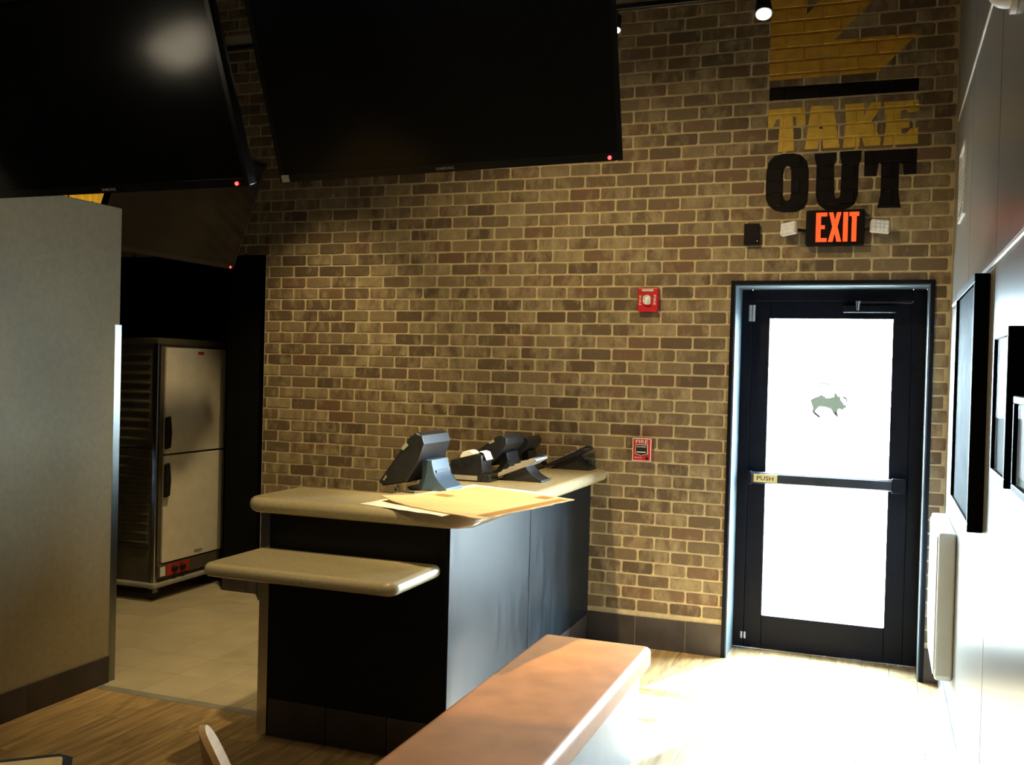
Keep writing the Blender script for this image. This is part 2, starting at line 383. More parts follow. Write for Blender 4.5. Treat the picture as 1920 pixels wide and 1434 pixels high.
for r in range(-23, 35):
    z0 = max(ZL + r * CP, 0.19); z1 = min(ZL + (r + 1) * CP, WTOP)
    if z1 - z0 < 0.03: continue
    off = XA if (r % 2) else XB
    for c in range(-26, 12):
        x0 = off + c * CL; x1 = x0 + CL; zc = (z0 + z1) / 2
        segs = [(max(x0, WX0 if zc < 2.49 else -6.6), min(x1, WX1))]
        if zc < DZ1:
            s = segs[0]; segs = [(s[0], min(s[1], DX0)), (max(s[0], DX1), s[1])]
        for a, b2 in segs:
            if b2 - a > 0.03: bricks.append((a, b2, z0, z1))
def score(bk):
    a, b2, z0, z1 = bk; pc = project(((a + b2) / 2, 0, (z0 + z1) / 2))
    if not (8 < pc[0] < 1912 and 8 < pc[1] < 1426): return -1
    if any(inside(pc, h) for h in HIDE): return -1
    p = project((a, 0, z0)); q = project((b2, 0, z1)); return abs((q[0] - p[0]) * (q[1] - p[1]))
bricks.sort(key=score, reverse=True)
def brick_matrix(bk):
    a, b2, z0, z1 = bk
    return Matrix.Translation(((a + b2) / 2, 0, (z0 + z1) / 2)) @ Matrix.Diagonal(((b2 - a - 2 * JT) / (CL - 2 * JT), 1, (z1 - z0 - 2 * JT) / (CP - 2 * JT), 1))
field = bmesh.new()
for i, bk in enumerate(bricks):
    me = VAR[rng.randrange(9)]
    if i < 300:
        o = bpy.data.objects.new('brick', me); COL.objects.link(o); o.parent = wall_back; o.matrix_local = brick_matrix(bk)
    else:
        n0 = len(field.verts); field.from_mesh(me); field.verts.ensure_lookup_table()
        M_ = brick_matrix(bk)
        for v in field.verts[n0:]: v.co = M_ @ v.co
tag(obj('brick_field', field, 'brick', wall_back), kind='stuff')
# painted mural on the bricks, following their joints
def joint_depth(x, z):
    k = round((z - ZL) / CP); d = abs(z - (ZL + k * CP))
    r = math.floor((z - ZL) / CP); off = XA if (r % 2) else XB
    j = round((x - off) / CL); dx = abs(x - (off + j * CL))
    e = min(d, dx); t = min(1, max(0, (e - 0.0045) / 0.0035))
    return -0.0010 - 0.0040 * t
def paint(name, loops, material, label=None):
    bm = fill2d(loops)
    zs = [v.co.y for v in bm.verts]; zmin, zmax = min(zs), max(zs)
    def cut(geom, co, no): return bmesh.ops.bisect_plane(bm, geom=geom, plane_co=co, plane_no=no)
    k0 = math.floor((zmin - ZL) / CP); k1 = math.ceil((zmax - ZL) / CP)
    for k in range(k0, k1 + 1):
        for s in (-0.008, -0.0045, 0.0045, 0.008): cut(bm.verts[:] + bm.edges[:] + bm.faces[:], (0, ZL + k * CP + s, 0), (0, 1, 0))
    for r in range(k0, k1 + 1):
        za, zb = ZL + r * CP + 0.007, ZL + (r + 1) * CP - 0.007
        off = XA if (r % 2) else XB
        for c in range(4, 11):
            for s in (-0.008, -0.0045, 0.0045, 0.008):
                fs = [f for f in bm.faces if za < f.calc_center_median().y < zb]
                if fs:
                    es = list({e for f in fs for e in f.edges}); vs = list({v for f in fs for v in f.verts})
                    cut(vs + es + fs, (off + c * CL + s, 0, 0), (1, 0, 0))
    flat(bm, lambda x, z: (x, joint_depth(x, z), z))
    o = obj(name, bm, material, wall_back)
    if label: o['label'] = label
    return o
LET = {
'T': [(-0.682, 3.26), (-0.473, 3.264), (-0.468, 3.16), (-0.519, 3.155), (-0.524, 3.21), (-0.541, 3.211), (-0.529, 3.012), (-0.621, 3.009), (-0.613, 3.203), (-0.632, 3.202), (-0.653, 3.151), (-0.68, 3.149)],
'A': [(-0.44, 3.266), (-0.316, 3.261), (-0.275, 3.018), (-0.365, 3.018), (-0.372, 3.073), (-0.392, 3.074), (-0.394, 3.017), (-0.469, 3.016)],
'Ah': [(-0.382, 3.172), (-0.37, 3.13), (-0.393, 3.132)],
'K': [(-0.254, 3.263), (-0.147, 3.265), (-0.15, 3.189), (-0.11, 3.265), (-0.06, 3.266), (-0.059, 3.232), (-0.107, 3.16), (-0.054, 3.055), (-0.058, 3.02), (-0.141, 3.017), (-0.165, 3.097), (-0.168, 3.016), (-0.259, 3.014), (-0.244, 3.155)],
'E': [(-0.043, 3.262), (0.141, 3.264), (0.142, 3.201), (0.092, 3.194), (0.071, 3.214), (0.047, 3.207), (0.048, 3.159), (0.093, 3.165), (0.096, 3.112), (0.054, 3.106), (0.053, 3.071), (0.075, 3.074), (0.103, 3.106), (0.14, 3.107), (0.142, 3.018), (-0.041, 3.017), (-0.029, 3.133)],
'O': [(-0.636, 2.987), (-0.592, 2.998), (-0.53, 2.998), (-0.486, 2.984), (-0.454, 2.95), (-0.442, 2.895), (-0.441, 2.796), (-0.445, 2.714), (-0.463, 2.674), (-0.507, 2.655), (-0.573, 2.653), (-0.627, 2.666), (-0.663, 2.694), (-0.681, 2.732), (-0.685, 2.805), (-0.682, 2.897), (-0.671, 2.952)],
'Oh': [(-0.58, 2.911), (-0.565, 2.926), (-0.55, 2.92), (-0.541, 2.895), (-0.539, 2.763), (-0.544, 2.731), (-0.562, 2.72), (-0.578, 2.73), (-0.584, 2.76), (-0.586, 2.875)],
'U': [(-0.413, 2.989), (-0.291, 2.992), (-0.29, 2.951), (-0.303, 2.921), (-0.296, 2.741), (-0.287, 2.727), (-0.277, 2.725), (-0.265, 2.737), (-0.261, 2.923), (-0.271, 2.959), (-0.272, 2.994), (-0.155, 2.996), (-0.156, 2.945), (-0.168, 2.91), (-0.169, 2.741), (-0.184, 2.692), (-0.226, 2.664), (-0.285, 2.653), (-0.346, 2.663), (-0.386, 2.696), (-0.4, 2.749), (-0.4, 2.921), (-0.411, 2.957)],
'T2': [(-0.14, 2.99), (0.139, 2.992), (0.139, 2.85), (0.074, 2.846), (0.066, 2.908), (0.047, 2.916), (0.048, 2.741), (0.063, 2.662), (-0.062, 2.664), (-0.047, 2.745), (-0.048, 2.913), (-0.061, 2.918), (-0.071, 2.845), (-0.138, 2.846)]}
for k, lp in (('T', ['T']), ('A', ['A', 'Ah']), ('K', ['K']), ('E', ['E'])): paint('painted_letter', [LET[q] for q in lp], 'paint_gold', 'gold letter ' + k + ' of TAKE')
for k, lp in (('O', ['O', 'Oh']), ('U', ['U']), ('T', ['T2'])): paint('painted_letter', [LET[q] for q in lp], 'paint_black', 'black letter ' + k + ' of OUT')
paint('painted_bar', [[(-0.678, 3.312), (0.138, 3.312), (0.138, 3.385), (-0.678, 3.39)]], 'paint_black', 'black bar above TAKE')
paint('painted_arrow', [[(-0.681, 3.43), (-0.078, 3.433), (0.129, 3.637), (-0.321, 3.638), (0.05, 4.01), (-0.11, 4.17), (-0.479, 3.80), (-0.479, 4.24), (-0.681, 4.03)]], 'paint_yellow', 'yellow arrow pointing down to the left')

# tile bases
def tile_row(parent, p0, direction, cuts, zt, out, material='tile_dark', th=0.012):
    """tiles between successive cut positions along +direction axis ('x' or 'y'); out = sign of the face normal"""
    for a, b2 in zip(cuts[:-1], cuts[1:]):
        g = 0.002
        if direction == 'x': bm = B(a + g, b2 - g, min(p0, p0 + out * th), max(p0, p0 + out * th), 0.001, zt, 0.0015, 1)
        else: bm = B(min(p0, p0 + out * th), max(p0, p0 + out * th), a + g, b2 - g, 0.001, zt, 0.0015, 1)
        obj('tile', bm, material, parent)
def base(name, bm, label): return tag(obj(name, bm, 'grout'), label, None, None, 'structure')
bb = bmesh.new(); box(bb, -1.70, DX0, -0.009, 0.0, 0, 0.188); box(bb, DX1, 0.328, -0.009, 0.0, 0, 0.188); box(bb, WX0, -2.16, -0.009, 0, 0, 0.188)
baseb = base('baseboard_back', bb, 'dark tile base along the brick wall')
tile_row(baseb, 0.0, 'x', [-1.70, -1.394, -1.083, DX0], 0.19, -1); tile_row(baseb, 0.0, 'x', [DX1, 0.326], 0.19, -1)
tile_row(baseb, 0.0, 'x', [WX0, -3.83, -3.52, -3.21, -2.9, -2.59, -2.28, -2.16], 0.19, -1)

# ------------------------------------------------------------------ floor: planks and kitchen tiles
fl = bmesh.new(); box(fl, -9.0, 0.5, -9.0, -1.96, -0.10, -0.004); box(fl, -1.93, 0.5, -1.96, 0.40, -0.10, -0.004); box(fl, -9.0, -1.93, -1.96, 1.80, -0.10, -0.004)
floor = tag(obj('floor', fl, 'grout_light'), 'floor of wood planks meeting pale kitchen tiles', None, None, 'structure')
PW, PL = 0.148, 1.20
def piece_mesh(nm, w_, l_, h_, material):
    bm = B(0.0012, w_ - 0.0012, 0.0012, l_ - 0.0012, -h_, 0, 0.0012, 1); me = bpy.data.meshes.new(nm); bm.to_mesh(me); bm.free(); me.materials.append(MATS[material]); return me
pm = piece_mesh('plank', PW, PL, 0.004, 'wood_plank'); tm = piece_mesh('tile', 0.305, 0.305, 0.004, 'kitchen_tile')
def place(me, x, y, sx=1, sy=1, name='plank'):
    o = bpy.data.objects.new(name, me); COL.objects.link(o); o.parent = floor; o.location = (x, y, 0.0); o.scale = (sx, sy, 1); return o
rp = random.Random(5); nfl = 0
x = -3.77
ib = 0
while x < 0.34:
    wd = min(PW, 0.34 - x); ib += 1
    ytop = 0.345 if x >= -1.72 else -1.985
    if DX0 - PW > x and x >= -1.72: ytop = 0.0
    y = ytop - rp.choice((0.3, 0.55, 0.8, 1.05)); segs = [(y, ytop)]
    while y > -4.4: segs.append((y - PL, y)); y -= PL
    for a, b2 in segs: place(pm, x, a, wd / PW, (b2 - a) / PL)
    x += PW
# beyond the planks that can be told apart the dining floor goes on as one field
pf = bmesh.new(); box(pf, -9.0, -6.6, -1.99, 0.0, -0.004, -0.0005); box(pf, -9.0, -3.772, -9.0, -2.0, -0.004, -0.0005); box(pf, -3.77, 0.34, -9.0, -5.66, -0.004, -0.0005)
tag(obj('plank_field', pf, 'wood_plank', floor), kind='stuff')
for i in range(16):
    for j in range(12):
        xa = -6.58 + i * 0.305; ya = -1.94 + j * 0.305
        if xa + 0.305 > -1.93: continue
        if xa > WX0 - 0.1 and ya > -0.1: continue
        sx = 1.0; sy = 1.0
        if xa + 0.305 > WX0 and ya + 0.305 > 0: sy = max(0.05, (0 - ya) / 0.305)
        place(tm, xa, ya, sx, sy, 'tile')
tag(obj('trim_1', B(-3.77, -2.62, -1.99, -1.935, -0.003, 0.002, 0.0008, 1), 'threshold'), 'grey threshold strip between wood planks and kitchen tile', None, None, 'structure')

# ------------------------------------------------------------------ left partition
wl = thing('wall_left', 'free-standing beige partition wall with a steel corner guard', None, (-3.83, -2.6, 0), kind='structure')
obj('partition_core', B(-3.92, -3.77, -3.42, -1.845, 0, 2.486, 0.004, 1), 'partition_paint', wl)
obj('corner_guard', PR([(-3.7688, -1.882), (-3.7632, -1.841), (-3.92, -1.841), (-3.92, -1.8445), (-3.7695, -1.8445), (-3.7699, -1.882)], 'z', 0.001, 1.875), 'guard_steel', wl)
gb = obj('base_grout', B(-3.77, -3.762, -3.42, -1.885, 0, 0.137), 'grout', wl)
tile_row(wl, -3.77, 'y', [-3.42, -3.10, -2.745, -2.425, -2.103, -1.885], 0.139, 1, th=0.011)

# ------------------------------------------------------------------ right wall: grey panels in metal channels
wr = thing('wall_right', 'wall of large grey panels with bright metal channels', None, (0.4, -3.0, 0), kind='structure')
obj('wall_core', B(0.352, 0.55, -9.0, 0.36, 0, WTOP), 'panel_backing', wr)
ys = [0.0, -1.17, -2.345, -3.47, -4.6, -5.75, -7.2]; zs = [0.10, 2.10, 3.10, 4.4]
for a, b2 in zip(ys[1:], ys[:-1]):
    for c, d in zip(zs[:-1], zs[1:]):
        obj('panel', B(0.34, 0.353, a + 0.004, b2 - 0.004, c + 0.010, d - 0.010, 0.002, 1), 'panel_grey', wr)
for zc in zs[1:3]:
    obj('metal_channel', PR([(0.3385, zc - 0.009), (0.3345, zc - 0.005), (0.3345, zc + 0.005), (0.3385, zc + 0.009), (0.352, zc + 0.009), (0.352, zc - 0.009)], 'y', -7.2, -0.16), 'channel_metal', wr)
tag(obj('baseboard_right', B(0.330, 0.352, -7.2, -0.012, 0.0, 0.10, 0.003, 1), 'aluminium'), 'metal base strip along the grey panelled wall', None, None, 'structure')

# ------------------------------------------------------------------ ceiling, kitchen and dining shell
tag(obj('ceiling', B(-9.2, 0.6, -9.2, 2.0, WTOP, WTOP + 0.15), 'ceiling_black'), 'dark open ceiling above the room', None, None, 'structure')
tag(obj('wall_kitchen', PR([(-6.6, 0.0), (-6.6, 1.75), (-4.14, 1.75), (-4.14, 0.36), (-4.0, 0.36), (-4.0, 1.9), (-6.75, 1.9), (-6.75, 0.0)], 'z', 0, WTOP), 'dark_wall'), 'dark walls of the kitchen bay behind the holding cabinet', None, None, 'structure')
stub = tag(obj('wall_stub', B(-4.56, -4.14, 0.15, 0.30, 0, 2.49), 'dark_wall'), 'short dark wall between the holding cabinet and the brick wall', None, None, 'structure')
obj('tile', B(-4.56, -4.352, 0.138, 0.151, 0.001, 0.19, 0.0015, 1), 'tile_dark', stub); obj('tile', B(-4.348, -4.142, 0.138, 0.151, 0.001, 0.19, 0.0015, 1), 'tile_dark', stub)
sw = bmesh.new(); box(sw, -9.15, -9.0, -9.0, 0.0, 0, WTOP); box(sw, -9.0, -6.6, -0.0, 0.15, 0, WTOP)
tag(obj('wall_far_left', sw, 'rear_wall'), 'far left wall of the dining room', None, None, 'structure')
RY = -7.2
tag(obj('wall_rear', B(-9.0, 0.5, RY - 0.15, RY, 0, WTOP), 'rear_wall'), 'rear wall behind the viewer', None, None, 'structure')
# ground outside
gd = bmesh.new(); box(gd, -25, 25, 0.40, 45, -0.12, -0.02)
tag(obj('ground_outside', gd, 'concrete'), 'pale concrete paving outside the exit door', None, None, 'structure')

# ------------------------------------------------------------------ exit door
d1 = thing('door_1', 'glazed dark exit door with push bar in a deep recess', None, (-0.3, 0.3, 0), kind='structure')
lin = [('jamb_liner', (DX0 - 0.001, DX0 + 0.010, -0.008, 0.29, 0, DZ1)), ('jamb_liner', (DX1 - 0.010, DX1 + 0.001, -0.008, 0.29, 0, DZ1)), ('head_liner', (DX0 + 0.010, DX1 - 0.010, -0.008, 0.29, DZ1 - 0.010, DZ1 + 0.001))]
for n, b_ in lin: obj(n, B(*b_), 'jamb_grey', d1)
for n, b_ in (('edge_bead', (DX0 - 0.020, DX0 + 0.004, -0.016, -0.008, 0, DZ1 + 0.02)), ('edge_bead', (DX1 - 0.004, DX1 + 0.020, -0.016, -0.008, 0, DZ1 + 0.02)), ('edge_bead', (DX0 + 0.004, DX1 - 0.004, -0.016, -0.008, DZ1 - 0.004, DZ1 + 0.02))):
    obj(n, B(*b_, bev=0.002, seg=1), 'door_dark', d1)
fy0, fy1 = 0.275, 0.345
for n, b_ in (('frame_jamb', (DX0 + 0.010, -0.775, fy0, fy1, 0, DZ1 - 0.01)), ('frame_jamb', (0.150, DX1 - 0.010, fy0, fy1, 0, DZ1 - 0.01)), ('frame_head', (-0.775, 0.150, fy0, fy1, 2.155, DZ1 - 0.01))):
    obj(n, B(*b_, bev=0.003, seg=1), 'door_dark', d1)
ly0, ly1 = 0.288, 0.333
for n, b_ in (('stile', (-0.7752, -0.668, ly0, ly1, 0.006, 2.1552)), ('stile', (0.043, 0.1502, ly0, ly1, 0.006, 2.1552)), ('top_rail', (-0.668, 0.043, ly0, ly1, 2.049, 2.1552)), ('bottom_rail', (-0.668, 0.043, ly0, ly1, 0.006, 0.209))):
    obj(n, B(*b_, bev=0.003, seg=1), 'door_dark', d1)
obj('glass_pane', B(-0.668, 0.043, 0.306, 0.313, 0.209, 2.049), 'door_glass', d1)
obj('threshold', B(DX0 + 0.01, DX1 - 0.01, 0.26, 0.36, 0.0, 0.010, 0.003, 1), 'aluminium', d1)
pb = obj('push_bar', PR([(0.288, 1.030), (0.235, 1.030), (0.222, 1.040), (0.222, 1.090), (0.235, 1.100), (0.288, 1.100)], 'x', -0.764, 0.139), 'push_bar_dark', d1)
obj('end_cap', B(-0.770, -0.745, 0.216, 0.288, 1.024, 1.106, 0.004, 1), 'door_dark', pb); obj('end_cap', B(0.062, 0.142, 0.216, 0.288, 1.022, 1.108, 0.004, 1), 'door_dark', pb)
lp_ = obj('push_label', B(-0.731, -0.590, 0.2195, 0.2215, 1.042, 1.090), 'label_yellow', pb)
obj('push_lettering', flat(text_bm('PUSH', 0.100, 0.026, 0.012), lambda x, z: (-0.712 + x, 0.2188, 1.053 + z)), 'ink_dark', pb)
hg = bmesh.new()
for xx in (-0.785, -0.765): tube(hg, (xx, 0.272, 2.03), (xx, 0.272, 2.13), 0.009)
obj('hinge', hg, 'sign_grey', d1, True)
hg = bmesh.new()
for xx in (-0.785, -0.765): tube(hg, (xx, 0.272, 0.06), (xx, 0.272, 0.10), 0.007)
obj('hinge', hg, 'sign_grey', d1, True)
clo = obj('door_closer', B(-0.24, 0.06, 0.235, 0.288, 2.085, 2.128, 0.006, 2), 'door_dark', d1)
obj('closer_arm', PR([(-0.145, 2.148), (-0.06, 2.150), (0.145, 2.143), (0.145, 2.135), (-0.06, 2.138), (-0.145, 2.138)], 'y', 0.205, 0.216), 'chrome', clo)
obj('closer_pivot', T((-0.155, 0.21, 2.095), (-0.155, 0.21, 2.150), 0.010, 0.017), 'chrome', clo, True)
EMB = {'body': [(-0.416, 1.555), (-0.398, 1.566), (-0.359, 1.584), (-0.351, 1.587), (-0.328, 1.577), (-0.326, 1.569), (-0.309, 1.569), (-0.277, 1.579), (-0.278, 1.604), (-0.272, 1.603), (-0.253, 1.58), (-0.241, 1.58), (-0.241, 1.566), (-0.233, 1.551), (-0.222, 1.54), (-0.22, 1.532), (-0.205, 1.53), (-0.206, 1.514), (-0.219, 1.508), (-0.226, 1.494), (-0.233, 1.501), (-0.246, 1.506), (-0.254, 1.497), (-0.256, 1.484), (-0.256, 1.473), (-0.245, 1.462), (-0.255, 1.453), (-0.273, 1.470), (-0.283, 1.483), (-0.295, 1.502), (-0.323, 1.512), (-0.362, 1.515), (-0.372, 1.502), (-0.382, 1.492), (-0.384, 1.482), (-0.353, 1.456), (-0.362, 1.445), (-0.404, 1.480), (-0.4, 1.509), (-0.41, 1.531)],
'horn': [(-0.232, 1.58), (-0.217, 1.581), (-0.204, 1.568), (-0.203, 1.544), (-0.207, 1.546), (-0.209, 1.564), (-0.222, 1.57)],
'wing1': [(-0.369, 1.661), (-0.361, 1.66), (-0.341, 1.662), (-0.312, 1.656), (-0.307, 1.66), (-0.303, 1.656), (-0.31, 1.649), (-0.34, 1.657), (-0.364, 1.655)],
'wing2': [(-0.371, 1.635), (-0.35, 1.644), (-0.345, 1.642), (-0.366, 1.629)],
'wing3': [(-0.357, 1.598), (-0.344, 1.612), (-0.34, 1.609), (-0.353, 1.594), (-0.351, 1.587), (-0.358, 1.587)]}
def swell(lp, d):
    n = len(lp); ar = sum(lp[i - 1][0] * lp[i][1] - lp[i][0] * lp[i - 1][1] for i in range(n)); sg = 1 if ar > 0 else -1; o = []
    for i in range(n):
        a, b2, c = Vector(lp[i - 1]), Vector(lp[i]), Vector(lp[(i + 1) % n]); t = ((b2 - a).normalized() + (c - b2).normalized())
        t = t.normalized() if t.length > 1e-6 else (b2 - a).normalized()
        o.append((b2.x + sg * t.y * d, b2.y - sg * t.x * d))
    return o
EMB = {k: swell(v, 0.0 if k == 'body' else 0.0026) for k, v in EMB.items()}
em = flat(fill2d([EMB['body']]), lambda x, z: (x, 0.3052, z)); e_o = obj('emblem', em, 'decal_olive', d1); e_o['label'] = 'olive bison emblem stuck on the glass'
em = flat(fill2d([EMB['horn']]), lambda x, z: (x, 0.3052, z)); obj('emblem_horn', em, 'decal_olive', e_o)
for k in ('wing1', 'wing2', 'wing3'): obj('emblem_wing', flat(fill2d([EMB[k]]), lambda x, z: (x, 0.3052, z)), 'decal_pale', e_o)
ring = []
for s, r_ in ((1, 0.1345), (-1, 0.133)):
    rr_ = [(-0.309 + r_ * math.cos(t * math.pi / 24), 1.543 + r_ * math.sin(t * math.pi / 24)) for t in range(-15, -3)]
    ring += rr_ if s > 0 else rr_[::-1]
obj('emblem_ring', flat(fill2d([ring]), lambda x, z: (x, 0.3052, z)), 'decal_pale', e_o)

# ------------------------------------------------------------------ counter
ct = thing('counter', 'black service counter with grey laminate side against the brick wall', 'counter', (-2.1, -1.2, 0))
cb_ = bmesh.new(); box(cb_, -2.632, -1.712, -2.168, -1.80, 0.0, 1.02); box(cb_, -2.16, -1.712, -1.80, -0.013, 0.0, 1.02)
obj('carcass', cb_, 'counter_black', ct)
obj('front_panel', B(-2.590, -1.712, -2.180, -2.168, 0.172, 1.02, 0.002, 1), 'counter_black', ct)
obj('side_panel', B(-1.712, -1.700, -2.178, -1.150, 0.172, 1.02, 0.002, 1), 'counter_laminate', ct)
obj('side_panel', B(-1.712, -1.700, -1.146, -0.014, 0.172, 1.02, 0.002, 1), 'counter_laminate', ct)
obj('corner_guard', PR([(-2.640, -2.184), (-2.590, -2.184), (-2.590, -2.181), (-2.637, -2.181), (-2.637, -2.13), (-2.640, -2.13)], 'z', 0.001, 1.02), 'steel', ct)
tile_row(ct, -2.168, 'x', [-2.589, -2.284, -1.98, -1.702], 0.170, -1); tile_row(ct, -1.712, 'y', [-2.168, -1.87, -1.56, -1.25, -0.94, -0.63, -0.32, -0.014], 0.170, 1)
ZT = 1.09
L_ = rounded([(-2.70, -2.255), (-1.585, -2.255), (-1.585, -0.014), (-2.20, -0.014), (-2.20, -1.775), (-2.70, -1.775)], [0.10, 0.14, 0.06, 0, 0, 0.05], 8)
tag(obj('countertop', bullnose(L_, 1.021, ZT, 0.032), 'worktop', None, True), 'glossy beige L-shaped countertop with a rounded edge on the black counter', 'countertop')
S_ = rounded([(-2.63, -2.63), (-1.73, -2.63), (-1.73, -2.183), (-2.63, -2.183)], [0.05, 0.05, 0.03, 0.0], 6)
tag(obj('counter_shelf', bullnose(S_, 0.806, 0.862, 0.026), 'worktop', None, True), 'lower beige shelf jutting from the front of the black counter', 'shelf')

# cardboard and paper
def sheet(corners, n, zf, th):
    bm = bmesh.new(); a, b2, c, d = [Vector(p) for p in corners]; g = []
    for j in range(n + 1):
        row = []
        for i in range(n + 1):
            u, v = i / n, j / n; p = (a * (1 - u) + b2 * u) * (1 - v) + (d * (1 - u) + c * u) * v
            if i in (0, n) or j in (0, n): p = p + Vector(((rs.random() - .5) * .012, (rs.random() - .5) * .012))
            row.append(bm.verts.new((p.x, p.y, zf(u, v))))
        g.append(row)
    for j in range(n):
        for i in range(n): bm.faces.new((g[j][i], g[j][i + 1], g[j + 1][i + 1], g[j + 1][i]))
    r = bmesh.ops.extrude_face_region(bm, geom=list(bm.faces))
    for v in r['geom']:
        if isinstance(v, bmesh.types.BMVert): v.co.z += th
    return bm
rs = random.Random(11)
tag(obj('paper_sheet', sheet([(-2.13, -2.19), (-1.66, -2.34), (-1.50, -1.40), (-1.985, -1.255)], 10, lambda u, v: ZT + 0.001, 0.0008), 'paper', None, False), 'white paper sheet under the cardboard on the countertop', 'paper')
cz = lambda u, v: ZT + 0.0035 + 0.007 * math.sin(3 * u + 1) * v * (1 - v) + 0.020 * max(0, 0.25 - u) * max(0, 0.35 - v) * 12
cdb = tag(obj('cardboard_sheet', sheet([(-2.09, -2.08), (-1.49, -2.37), (-1.335, -1.59), (-1.90, -1.36)], 14, cz, 0.004), 'cardboard'), 'flattened brown cardboard lying on the beige countertop and overhanging it', 'cardboard')
def quad_on(u0, v0, u1, v1):
    a, b2, c, d = [Vector(p) for p in ((-2.09, -2.08), (-1.49, -2.37), (-1.335, -1.59), (-1.90, -1.36))]
    bm = bmesh.new(); n = 6; g = []
    for j in range(n + 1):
        row = []
        for i in range(n + 1):
            u = u0 + (u1 - u0) * i / n; v = v0 + (v1 - v0) * j / n; p = (a * (1 - u) + b2 * u) * (1 - v) + (d * (1 - u) + c * u) * v
            row.append(bm.verts.new((p.x, p.y, cz(u, v) + 0.0050)))
        g.append(row)
    for j in range(n):
        for i in range(n): bm.faces.new((g[j][i], g[j][i + 1], g[j + 1][i + 1], g[j + 1][i]))
    return bm
for q in ((0.10, 0.42, 0.24, 0.50), (0.72, 0.86, 0.84, 0.96), (0.90, 0.08, 0.985, 0.95)): obj('tape_strip', quad_on(*q), 'cardboard_tape', cdb)

# ------------------------------------------------------------------ till terminals, printer, phones
def terminal(label, x, y, w_, tilt, sc, blue):
    t = thing('till_terminal', label, 'till', (x, y, ZT + 0.001), 'till terminals on the counter', rot=(0, 0, 0))
    R_ = Matrix.Rotation(tilt, 4, 'Y')
    def prof(pts, y0, y1, nm, mt, par, bev=0.006, rot=True, off=(0, 0)):
        bm = PR([(a, b2) for a, b2 in pts], 'y', y0, y1, bev=bev, seg=3)
        for v in bm.verts:
            v.co = Vector((v.co.x * sc, v.co.y, v.co.z * sc))
            if rot:
                p = v.co - Vector((-0.03, 0, 0.10)) * sc; p = R_ @ p; v.co = p + Vector((-0.03, 0, 0.10)) * sc
        return obj(nm, bm, mt, par, True)
    # outline relative to (x, y, counter top); near end is -y
    h = w_ / 2
    head = prof([(-0.212, 0.036), (-0.186, 0.016), (-0.06, 0.040), (-0.004, 0.138), (0.030, 0.232), (0.016, 0.272), (-0.015, 0.286), (-0.050, 0.262), (-0.075, 0.222)], -h, h, 'screen_head', 'terminal_plastic', t, 0.008)
    prof([(-0.2145, 0.040), (-0.209, 0.034), (-0.062, 0.236), (-0.070, 0.240)], -h + 0.02, h - 0.02, 'screen', 'black_gloss', head, 0.0)
    prof([(-0.092, 0.206), (-0.080, 0.196), (-0.052, 0.222), (-0.066, 0.236)], -h - 0.003, -h + 0.012, 'card_reader_slot', 'phone_grey', head, 0.0)
    prof([(-0.188, 0.046), (-0.180, 0.042), (-0.164, 0.064), (-0.172, 0.070)], -h - 0.0015, -h + 0.004, 'stylus_clip', 'phone_grey', head, 0.0)
    neck = prof([(-0.014, 0.150), (0.045, 0.150), (0.052, 0.110), (0.060, 0.075), (0.085, 0.040), (0.125, 0.016), (0.130, 0.0), (-0.075, 0.0), (-0.085, 0.012), (-0.020, 0.030), (0.0, 0.060), (0.0, 0.110)], -h * 0.62, h * 0.62, 'stand', blue, t, 0.004, False)
    prof([(0.046, 0.098), (0.060, 0.098), (0.062, 0.088), (0.050, 0.088)], -h * 0.45, h * 0.45, 'stand_ledge', 'black_plastic', neck, 0.0, False)
    tx = text_bm('2100', h * 0.4, 0.010) if False else None
    return t
t1 = terminal('large till terminal nearest the front of the counter, blue daylight painted on its stand', -2.10, -1.52, 0.32, 0.0, 1.0, 'terminal_blue')
t2 = terminal('dark till terminal half hidden behind the receipt printer', -2.03, -0.66, 0.30, 0.30, 0.86, 'terminal_plastic')
t3 = terminal('small dark till terminal farthest back, close to the brick wall', -2.04, -0.27, 0.24, 0.35, 0.74, 'terminal_plastic')
# coiled cable lying under the first terminal
cu = bpy.data.curves.new('cable', 'CURVE'); cu.dimensions = '3D'; cu.bevel_depth = 0.004; s = cu.splines.new('NURBS')
pts = [(-2.19, -1.735, 1.098), (-2.20, -1.70, 1.115), (-2.17, -1.72, 1.125), (-2.16, -1.745, 1.098), (-2.19, -1.70, 1.10), (-2.20, -1.74, 1.118), (-2.16, -1.75, 1.098), (-2.12, -1.745, 1.095), (-2.09, -1.73, 1.095)]
s.points.add(len(pts) - 1); s.use_endpoint_u = True
for k, p in enumerate(pts): s.points[k].co = (*p, 1)
tag(obj('coiled_cable', curve_bm(cu), 'rubber', None, True), 'black cable bunched under the front till terminal', 'cable')
